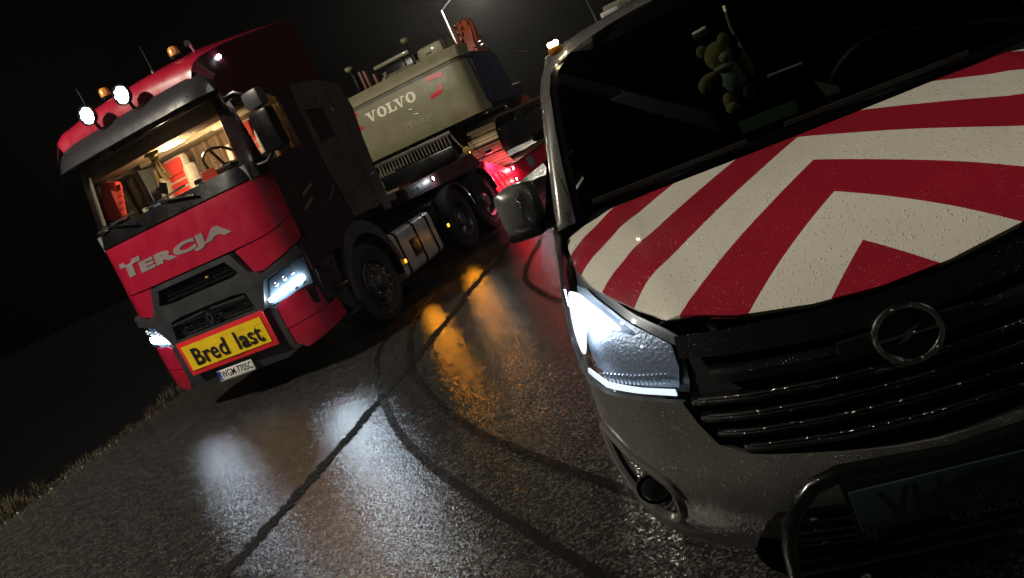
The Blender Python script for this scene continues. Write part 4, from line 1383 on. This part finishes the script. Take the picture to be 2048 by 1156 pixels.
# headlights
vh = vp([(.532, .962), (.61, 1.012), (.68, 1.054), (.755, 1.104), (.815, 1.148), (.862, 1.205), (.880, 1.165), (.882, 1.04), (.884, .96), (.868, .835), (.79, .815), (.67, .803), (.563, .788), (.542, .86)])
vint = vp([(.56, .94), (.62, .985), (.69, 1.03), (.76, 1.075), (.81, 1.10), (.855, 1.10), (.868, 1.02), (.868, .95), (.85, .86), (.78, .835), (.67, .822), (.58, .81), (.56, .87)])
for sgn in (1, -1):
    P = vh if sgn > 0 else mirror(vh)
    hd = panel('headlight', P, VF, PLUMB, VN, th=.01, step=.06, out=-.055)
    panel('lens', P, VF, LENS, hd, th=.004, step=.05, out=.002)
    panel('reflector', vint if sgn > 0 else mirror(vint), VF, BOWL, hd, th=.006, step=.05, out=-.040)
    # lit daylight element: hooked shape in the upper outer corner
    dr = chaikin([(sx(x) , z) for x, z in [(.655, .985), (.745, 1.052), (.80, 1.085), (.862, 1.085), (.870, 1.02), (.868, .945), (.845, .905), (.825, .945), (.808, 1.005), (.75, 1.008)]])
    panel('daylight_element', dr if sgn > 0 else mirror(dr), VF, E_DRL, hd, th=.004, step=.05, out=-.008)
    lo = [(sx(x), z) for x, z in [(.575, .815), (.67, .828), (.78, .842), (.845, .868), (.852, .852), (.79, .824), (.67, .811), (.575, .797)]]
    panel('daylight_strip', lo if sgn > 0 else mirror(lo), VF, E_DRL2, hd, th=.006, step=.05, out=-.006)
    for k in range(16):
        x0 = .585 + .013 * k
        p = Vector(VF(sgn * sx(x0), .845 + .0006 * k)); q = Vector(VF(sgn * sx(x0), .83 + .0006 * k))
        MB().box(p + Vector((0, .028, -.005)), (.006, .012, .030)).build('flute', REFLECTOR, hd)
    pc = Vector(VF(sgn * sx(.63), .93)) + Vector((0, .03, 0))
    MB().ball(pc + Vector((0, .016, 0)), (.005, .005, .005)).build('bulb', E_DRL2, hd)
    lg = light('headlight_light', 'POINT', Vector(VF(sgn * sx(.80), .985)) + Vector((0, .02, 0)), 1.3, (.82, .91, 1.0), .03, hd)
# upper grille
gh = vp([(.0, .935), (.16, .940), (.34, .950), (.525, .957), (.535, .86), (.555, .785), (.535, .72), (.505, .66), (.435, .627), (.26, .60), (.09, .578), (0, .574)])
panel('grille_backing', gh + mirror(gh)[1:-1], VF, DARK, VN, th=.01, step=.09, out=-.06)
lip = vp([(.0, .936), (.16, .941), (.34, .951), (.525, .958), (.53, .90), (.34, .885), (.16, .872), (0, .868)])
panel('grille_lip', lip + mirror(lip)[1:-1], VF, VANBLACK, VN, th=.03, step=.07, out=-.004)
def slat(z0, rise, w, hgt, material, xin=0.0, dep=.045):
    """one curved grille bar on both sides of the badge"""
    V = []; F = []
    N = 26
    for k in range(N + 1):
        x = -w + 2 * w * k / N
        zz = z0 + rise * (abs(x) / w) ** 1.7
        p = Vector(VF(sx(x), zz))
        V += [(p.x, p.y - .002, zz - hgt / 2), (p.x, p.y - .010, zz + hgt * .2), (p.x, p.y - .002, zz + hgt / 2), (p.x, p.y + dep, zz + hgt / 2 - .004), (p.x, p.y + dep, zz - hgt / 2)]
    for k in range(N):
        for j in range(5):
            a = 5 * k + j; b = 5 * k + (j + 1) % 5
            F.append((a, b, b + 5, a + 5))
    return link_mesh('grille_slat', V, F, material, VN, True, 40)
slat(.822, .020, .46, .042, VANBLACK)
for k, (z, r, w) in enumerate(((.760, .015, .535), (.712, .013, .525), (.665, .012, .495), (.620, .012, .44))):
    slat(z, r, w, .020, VANBLACK)
    MBt = MB()
    P = []
    for i in range(25):
        x = -w + .02 + 2 * (w - .02) * i / 24
        zz = z + r * (abs(x) / w) ** 1.7 + .012
        p = Vector(VF(sx(x), zz)); P.append((p.x, p.y - .006, zz))
    MBt.tube(P, .0045, 6).build('slat_trim', WETCHROME, VN)
# round badge with a lightning bolt
bd = MB()
bc_ = Vector((.012, .006, .842))
P = [(.082 * math.cos(2 * PI * k / 40), -.012, .078 * math.sin(2 * PI * k / 40)) for k in range(40)]
bd.tube(P, .009, 8, closed=True)
badge = bd.build('badge', WETCHROME, VN); badge.location = bc_; badge.rotation_euler = (-.12, 0, 0); badge.scale = (.88, .88, .88)
MB().disc((0, .004, 0), .078, 'Y', 32, .02).build('badge_disc', VANBLACK, badge)
MB().prism([(-.085, .004), (-.01, .004), (.004, .014), (.038, .020), (.012, .002), (.085, .002), (.085, -.005), (.010, -.005), (-.004, -.015), (-.036, -.022), (-.012, -.004), (-.085, -.004)], -.018, -.010, 'xz').build('bolt', WETCHROME, badge, smooth=False)
MB().box((0, .02, .0), (.36, .03, .05), bev=.015).build('badge_bar', VANBLACK, badge)
# bumper with fog lamp openings
fogp = chaikin(vp([(.868, .685), (.80, .628), (.715, .568), (.668, .53), (.682, .43), (.715, .385), (.77, .42), (.815, .50), (.85, .59)]))
bl = vp([(0, .565), (.09, .569), (.26, .591), (.435, .618), (.505, .650), (.54, .715), (.562, .778), (.67, .793), (.79, .805), (.872, .826), (.90, .84), (.935, .85), (.935, .32), (.87, .26), (.80, .21), (.72, .185), (.60, .185), (.55, .23), (.50, .33), (.46, .40), (.42, .44), (0, .44)])
panel('bumper', bl[:-1] + [(0, .44)] + mirror(bl)[1:-1], VF, VANGREY, VN, holes=[fogp, mirror(fogp)], th=.02, step=.05)
li = vp([(0, .445), (.42, .445), (.465, .405), (.505, .335), (.54, .25), (.50, .20), (0, .20)])
panel('lower_intake', li[:-1] + [(0, .20)] + mirror(li)[1:-1], VF, BLACK, VN, th=.02, step=.09, out=-.03)
for k in range(4):
    P = [Vector(VF(sx(-.42 + .84 * i / 16), .25 + .045 * k)) + Vector((0, .012, 0)) for i in range(17)]
    MB().tube(P, .008, 6).build('intake_bar', VANBLACK, VN)
for sgn in (1, -1):
    fp_ = fogp if sgn > 0 else mirror(fogp)
    bz = panel('fog_bezel', fp_, VF, BLACK, VN, th=.01, step=.04, out=-.05)
    P = [Vector(VF(s, z)) + Vector((0, .004, 0)) for s, z in densify(fp_, .03)]
    MB().tube(P, .017, 8, closed=True).build('bezel_rim', VANGREY, bz)
    c = Vector(VF(sgn * sx(.745), .505)) + Vector((0, .035, 0))
    fl = MB().lathe([(.02, .001), (.02, .035), (-.02, .052), (-.03, .052)], 22, 'Y', tuple(c)).build('fog_lamp', BLACK, bz)
    MB().ball(c + Vector((0, -.016, 0)), (.054, .020, .054)).build('fog_lens', mat('dark_lens', (.02, .02, .022), .06, coat=1), bz)
    MB().ball(c + Vector((sgn * -.022, -.012, -.066)), (.026, .010, .012), M=Matrix.Rotation(.6 * sgn, 4, 'Y')).build('fog_chrome', CHROME, bz)
    fz = vp([(.845, .655), (.79, .612), (.735, .572), (.725, .552), (.765, .555), (.81, .585), (.84, .625)])
    panel('fog_trim', fz if sgn > 0 else mirror(fz), VF, ALU, bz, th=.006, step=.03, out=-.026)
# sides, wings, windows
def sY(y, z):
    pr = 0
    for (a, ya), (b, yb) in zip(VPR, VPR[1:]):
        if a <= z <= b: pr = ya + (yb - ya) * (z - a) / (b - a)
    return cx[-2] + (y - pr - 1.4)
vboth('front_wing', [(sx(.892), .985), (sx(.895), .86), (sx(.955), .855), (sY(1.3, .84), .84), (sY(1.3, 1.20), 1.20), (sx(.89), 1.215)], VANGREY, th=.015, step=.09)
ar = []
for k in range(11):
    a = PI * k / 10
    ar.append((1.02 + .39 * math.cos(a), .36 + .39 * math.sin(a)))
vboth('side_panel', [(sY(1.30, .83), .83), (sY(1.42, .5), .5), (sY(1.42, .32), .32), (sY(4.85, .32), .32), (sY(4.85, 1.21), 1.21), (sY(1.31, 1.21), 1.21)], VANGREY, th=.02, step=.25)
for sgn in (1, -1):
    w = MB()
    sw_ = [(1.05, 1.225), (2.5, 1.235), (4.8, 1.24), (4.75, 1.74), (2.5, 1.74), (1.50, 1.70)]
    V = [(sgn * (.955 - (z - 1.22) * .30), y, z) for y, z in sw_]
    link_mesh('side_window', V, [tuple(range(6)) if sgn < 0 else tuple(reversed(range(6)))], mat('dark_side_glass', (.004, .005, .005), .05, coat=1), VN, False)
    # A-pillar, a tapering strip from the wing to the roof corner
    outer = [(.868, .88, 1.225), (.862, .90, 1.27), (.842, 1.03, 1.43), (.825, 1.13, 1.56), (.803, 1.26, 1.70), (.775, 1.35, 1.775), (.735, 1.44, 1.825)]
    inner = [(.80, .90, 1.228), (.795, .925, 1.275), (.782, 1.00, 1.43), (.770, 1.09, 1.56), (.752, 1.20, 1.70), (.735, 1.28, 1.76), (.700, 1.36, 1.79)]
    back = [(.905, 1.04, 1.22), (.90, 1.07, 1.27), (.872, 1.18, 1.43), (.852, 1.28, 1.56), (.83, 1.40, 1.70), (.81, 1.50, 1.775), (.79, 1.58, 1.81)]
    V = []; F = []
    for a, b, c in zip(inner, outer, back):
        m1 = tuple((a[i] + b[i]) / 2 + (0, -.014, .004)[i] for i in range(3))
        V += [(sgn * q[0], q[1], q[2]) for q in (a, m1, b, c)]
    for i in range(len(outer) - 1):
        for j in range(3):
            q = 4 * i + j
            F.append((q, q + 1, q + 5, q + 4) if sgn > 0 else (q, q + 4, q + 5, q + 1))
    link_mesh('pillar', V, F, VANGREY, VN, True, 60)
    V2 = [(sgn * (q[0] - .03), q[1] + .01, q[2]) for q in inner] + [(sgn * (q[0] + .005), q[1] + .004, q[2]) for q in inner]
    n = len(inner)
    link_mesh('screen_seal', V2, [(i, n + i, n + i + 1, i + 1) if sgn > 0 else (i, i + 1, n + i + 1, n + i) for i in range(n - 1)], BLACK, VN)
# windscreen, cowl, roof
def vws(a, b):
    xb, yb, zb_ = .81 * a, .925 + .03 * a * a, 1.212 + .03 * a * a
    xt, yt, zt = .715 * a, 1.36 + .0 * a * a, 1.852 - .070 * a * a
    bow = .05 * (1 - a * a) * math.sin(PI * b)
    return (xb + (xt - xb) * b, yb + (yt - yb) * b - bow, zb_ + (zt - zb_) * b + bow * .4)
V = []; F = []
NA, NB = 24, 14
for j in range(NB + 1):
    for i in range(NA + 1):
        V.append(vws(-1 + 2 * i / NA, j / NB))
for j in range(NB):
    for i in range(NA):
        q = j * (NA + 1) + i
        F.append((q, q + 1, q + NA + 2, q + NA + 1))
link_mesh('windscreen', V, F, VANGLASS, VN)
V = []; F = []
for j, (dy, dz) in enumerate(((.895, -.03), (.905, -.004), (.955, .012), (1.02, -.01))):
    for i in range(25):
        a = -1 + i / 12
        V.append((.845 * a, dy + .012 * a * a, 1.213 + .02 * a * a + dz))
for j in range(3):
    for i in range(24):
        q = j * 25 + i
        F.append((q, q + 1, q + 26, q + 25))
link_mesh('cowl', V, F, VANBLACK, VN)
for x0, x1 in ((-.10, -.72), (.62, -.02)):
    wv = MB().tube([(x0, .955, 1.235), ((x0 + x1) / 2, .925, 1.252), (x1, .945, 1.262)], [.010, .008, .005], 8).build('wiper', BLACK, VN)
    MB().box(((x0 + x1) / 2 - .02, .935, 1.270), (.58, .01, .016), (.01, 'Y')).build('blade', RUBBER, wv)
V = []; F = []
RS = [(1.355, .718, 1.856, .075), (1.40, .735, 1.875, .055), (1.50, .765, 1.893, .055), (1.8, .80, 1.912, .06), (2.6, .815, 1.93, .065), (4.85, .81, 1.925, .065)]
for y, w, z, d in RS:
    for i in range(17):
        a = -1 + i / 8
        V.append((w * math.copysign(abs(a) ** .85, a) * (1), y, z - d * abs(a) ** 3.2))
for j in range(len(RS) - 1):
    for i in range(16):
        q = j * 17 + i
        F.append((q, q + 1, q + 18, q + 17))
link_mesh('roof', V, F, VANGREY, VN, True, 60)
for sgn in (1, -1):
    V = []
    for y, w, z, d in RS[1:]:
        V += [(sgn * (w + .0), y, z - d), (sgn * (w + .03), y, z - d - .06)]
    n = len(RS) - 1
    link_mesh('cant_rail', V, [(2 * i, 2 * i + 1, 2 * i + 3, 2 * i + 2) if sgn < 0 else (2 * i, 2 * i + 2, 2 * i + 3, 2 * i + 1) for i in range(n - 1)], VANGREY, VN)
MB().b2((-.9, 4.75, .35), (.9, 4.84, 1.85), .04).build('tail_panel', VANGREY, VN)
MB().b2((-.62, .40, .28), (.62, 4.7, .42)).build('underbody', DARK, VN)
MB().b2((-.62, .32, .45), (.62, .75, .84)).build('engine_bay', DARK, VN)
# van interior
MB().prism([(.96, .9), (.96, 1.205), (1.10, 1.235), (1.35, 1.20), (1.42, 1.05), (1.40, .8)], -.84, .84).build('dashboard', DASH, VN)
MB().b2((-.88, 1.9, .45), (.88, 1.95, 1.80)).build('bulkhead', DASH, VN)
MB().b2((-.88, 1.0, .43), (.88, 1.9, .46)).build('cab_floor', DARK, VN)
for x in (-.42, .42):
    st = MB().box((x, 1.78, 1.25), (.46, .12, .62), (-.15, 'X'), .05).build('seat', mat('dark_seat_cloth', (.020, .022, .024), .9), VN)
    MB().box((x, 1.84, 1.63), (.26, .10, .18), (-.15, 'X'), .04).build('headrest', MATS['dark_seat_cloth'], st)
Rw = Matrix.Translation((.42, 1.42, 1.24)) @ Matrix.Rotation(math.radians(-55), 4, 'X')
MB().tube([Rw @ Vector((.19 * math.cos(2 * PI * k / 24), .19 * math.sin(2 * PI * k / 24), 0)) for k in range(24)], .014, 8, closed=True).build('steering_wheel', DASH, VN)
im = MB().box((-.03, 1.30, 1.70), (.24, .03, .075), (.05, 'Y'), .015).build('rear_view_mirror', BLACK, VN)
MB().tube([(-.03, 1.31, 1.73), (-.03, 1.335, 1.80)], .010, 8).build('mirror_stem', BLACK, im)
# door mirrors
for sgn in (1, -1):
    mh = MB()
    mh.box((sgn * 1.035, 1.14, 1.325), (.165, .15, .205), (sgn * .25, 'Z'), .055)
    mo = mh.build('door_mirror', VANGREY, VN, angle=60)
    MB().box((sgn * 1.030, 1.145, 1.225), (.16, .14, .045), (sgn * .25, 'Z'), .025).build('lower_cap', VANBLACK, mo)
    MB().tube([(sgn * .88, 1.14, 1.235), (sgn * .98, 1.14, 1.235)], .03, 8).build('mirror_foot', VANBLACK, mo)
    MB().box((sgn * 1.04, 1.225, 1.325), (.13, .005, .16), (sgn * .25, 'Z')).build('glass', CHROME, mo)
# wheels
for sgn in (1, -1):
    for y in (1.02, 4.1):
        w = bpy.data.objects.new('wheel', None); COL.objects.link(w); w.parent = VN
        w.location = (sgn * .90, y, .335); w.rotation_euler = (0, 0, 0 if sgn > 0 else PI)
        MB().lathe([(-.21, .21), (-.21, .30), (-.18, .33), (-.10, .335), (-.03, .33), (0, .30), (0, .24), (-.02, .21)], 36).build('tyre', RUBBER, w)
        MB().lathe([(-.02, .215), (0, .21), (-.03, .19), (-.06, .10), (-.02, .05), (-.02, .001)], 30).build('rim', STEEL, w)
# bull bar and plate
MB().tube([(.94 * q[0], q[1], q[2]) for q in [(-.46, -.08, .22), (-.455, -.11, .34), (-.44, -.135, .44), (-.415, -.145, .515), (-.38, -.15, .565), (-.33, -.15, .605), (-.26, -.15, .622), (0, -.15, .60), (.26, -.15, .622), (.33, -.15, .605), (.38, -.15, .565), (.415, -.145, .515), (.44, -.135, .44), (.455, -.11, .34), (.46, -.08, .22)]], .021, 14).build('bull_bar', BARBLACK, VN)
MB().tube([(-.415, -.12, .37), (-.27, -.13, .372), (.27, -.13, .372), (.415, -.12, .37)], .018, 12).build('bull_bar_rail', BARBLACK, VN)
MB().b2((-.27, -.125, .360), (.27, -.10, .372), .003).build('plate_ledge', mat('ledge_grey', (.22, .20, .15), .5), VN)
vp_ = MB().box((0.02, -.10, .475), (.52, .012, .115), (-.05, 'X'), .004).build('number_plate', mat('green_plate', (.010, .026, .023), .4, dirt=.2), VN)
MB().box((.02, -.094, .475), (.545, .012, .175), (-.05, 'X'), .006).build('plate_holder', BLACK, vp_)
lettering('lettering', 'VH 9780', .125, lambda x, y, t: (.03 + x, -.1075 - t + .05 * (y - .045), .433 + y), INK, vp_, bold=.002, sx=.92, th=.001)
lettering('country_letter', 'N', .03, lambda x, y, t: (-.222 + x, -.1065 - t, .398 + y), mat('pale_print', (.16, .16, .16), .6), vp_, th=.001)
lettering('lettering', 'BILKJMAGENTUR.NO', .026, lambda x, y, t: (.08 + x, -.1065 - t, .398 + y), MATS['pale_print'], vp_, th=.001)

# things on and in the van
RB = thing('roof_sign_board', 'grey warning board lying across the van roof', 'sign board', (6.1946, -4.6511, 0), .08295)
MB().b2((-.50, 1.95, 1.895), (.50, 2.35, 1.955), .012).build('board', mat('board_grey', (.20, .19, .16), .5, dirt=.25), RB)
lettering('lettering', 'ESCORT', .05, lambda x, y, t: (-.33 + x, 1.945 - t, 1.905 + y), mat('board_print', (.05, .045, .04), .6), RB, th=.001)
wl = MB().box((-.475, 1.93, 1.905), (.085, .02, .05), bev=.005).build('label_plate', WHITE, RB)
lettering('lettering', 'EXX', .03, lambda x, y, t: (-.475 + x, 1.918 - t, 1.895 + y), mat('label_print', (.12, .10, .06), .6), wl, th=.001)
MB().b2((-.36, 2.0, 1.955), (-.16, 2.3, 2.03), .03).build('red_lamp_pod', mat('dull_red_lens', (.20, .01, .015), .3, coat=.5), RB)
MB().tube([(-.545, 1.98, 1.86), (-.55, 1.98, 1.95), (-.575, 1.97, 2.20)], [.006, .004, .003], 6).build('whip_antenna', STEEL, RB)
RM = thing('roof_marker_lamp', 'small lit amber and white marker lamp on the van roof corner', 'lamp', (6.1946, -4.6511, 0), .08295)
MB().box((-.700, 1.42, 1.845), (.055, .05, .03), bev=.008).build('base', AMBERPL, RM)
for dx in (-.012, .014):
    MB().ball((-.700 + dx, 1.405, 1.870), .011).build('bulb', emitter('warm_bulb', (1.0, .80, .50), 40) if 'warm_bulb' not in MATS else MATS['warm_bulb'], RM)
MB().tube([(-.70, 1.41, 1.86), (-.70, 1.41, 1.905)], .004, 6).build('stem', CHROME, RM)

TB = thing('teddy_bear', 'tan plush teddy bear in a pale shirt hanging behind the van windscreen', 'toy', (6.1946, -4.6511, 0), .08295)
def bb(name, c, r, m, n=14):
    q = MB().ball(c, r, n, 10).build(name, m, TB)
    return q
bb('head', (-.125, 1.18, 1.565), (.050, .045, .052), BEAR)
bb('muzzle', (-.105, 1.14, 1.552), (.024, .022, .020), mat('pale_plush', (.45, .38, .22), .95))
bb('ear', (-.172, 1.18, 1.600), (.022, .014, .024), BEAR); bb('ear', (-.088, 1.18, 1.612), (.022, .014, .024), BEAR)
bb('shirt', (-.105, 1.18, 1.465), (.055, .045, .068), SHIRT)
bb('collar', (-.118, 1.165, 1.520), (.040, .038, .016), mat('pale_green_scarf', (.36, .42, .30), .9))
bb('arm', (-.178, 1.165, 1.500), (.038, .022, .022), BEAR); bb('paw', (-.205, 1.16, 1.482), (.024, .022, .028), BEAR)
bb('arm', (-.045, 1.165, 1.490), (.022, .020, .045), BEAR)
bb('leg', (-.140, 1.16, 1.400), (.024, .026, .036), BEAR); bb('foot', (-.140, 1.145, 1.372), (.025, .030, .022), BEAR)
bb('leg', (-.070, 1.16, 1.405), (.024, .026, .034), mat('dark_plush', (.05, .07, .10), .9))
MB().tube([(-.045, 1.22, 1.72), (-.050, 1.20, 1.64), (-.040, 1.17, 1.56), (-.035, 1.165, 1.46)], .006, 6).build('ribbon', mat('pale_ribbon', (.45, .42, .24), .8), TB)
def vthing(name, mb, m, label, cat):
    o = mb.build(name, m)
    o.location = (6.1946, -4.6511, 0); o.rotation_euler = (0, 0, .08295)
    return tag(o, label, cat)
vthing('parking_card', MB().box((-.045, 1.02, 1.305), (.20, .006, .045), (.02, 'Y')), mat('pale_green_card', (.30, .38, .28), .7), 'pale green card standing on the van dash below the bear', 'card')
vthing('pen', MB().tube([(.005, 1.10, 1.43), (.125, 1.10, 1.425)], .007, 8), mat('pen_white', (.55, .58, .58), .4), 'slim white pen-like stick behind the van windscreen beside the bear', 'pen')
vthing('paper_slip', MB().prism([(.135, 1.36), (.20, 1.315), (.20, 1.29), (.155, 1.295)], 1.03, 1.034, 'xz'), PAPER, 'folded pale paper slip on the van dash', 'paper')
vthing('toll_tag', MB().box((-.155, 1.20, 1.665), (.055, .02, .030), (-.1, 'Y'), .006), mat('tag_grey', (.30, .32, .26), .5), 'small pale toll tag stuck high inside the van windscreen', 'toll tag')

# ================================================================== drizzle in the air
V = [(x, y, z) for x in (-60, 60) for y in (-30, 80) for z in (-5.6, 12.0)]
hz = link_mesh('haze', V, [(0, 1, 3, 2), (4, 6, 7, 5), (0, 4, 5, 1), (2, 3, 7, 6), (0, 2, 6, 4), (1, 5, 7, 3)], None, None, False)
hm = bpy.data.materials.new('drizzle_air'); hm.use_nodes = True
ht = hm.node_tree; ht.nodes.remove(ht.nodes['Principled BSDF'])
hv = node(ht, 'ShaderNodeVolumePrincipled')
hv.inputs['Color'].default_value = (.8, .8, .8, 1)
hv.inputs['Density'].default_value = .0005
hv.inputs['Anisotropy'].default_value = .80
ht.links.new(hv.outputs[0], ht.nodes['Material Output'].inputs['Volume'])
hz.data.materials.append(hm)
hz['kind'] = 'stuff'; hz['label'] = 'thin drizzle hanging in the night air'; hz['category'] = 'haze'
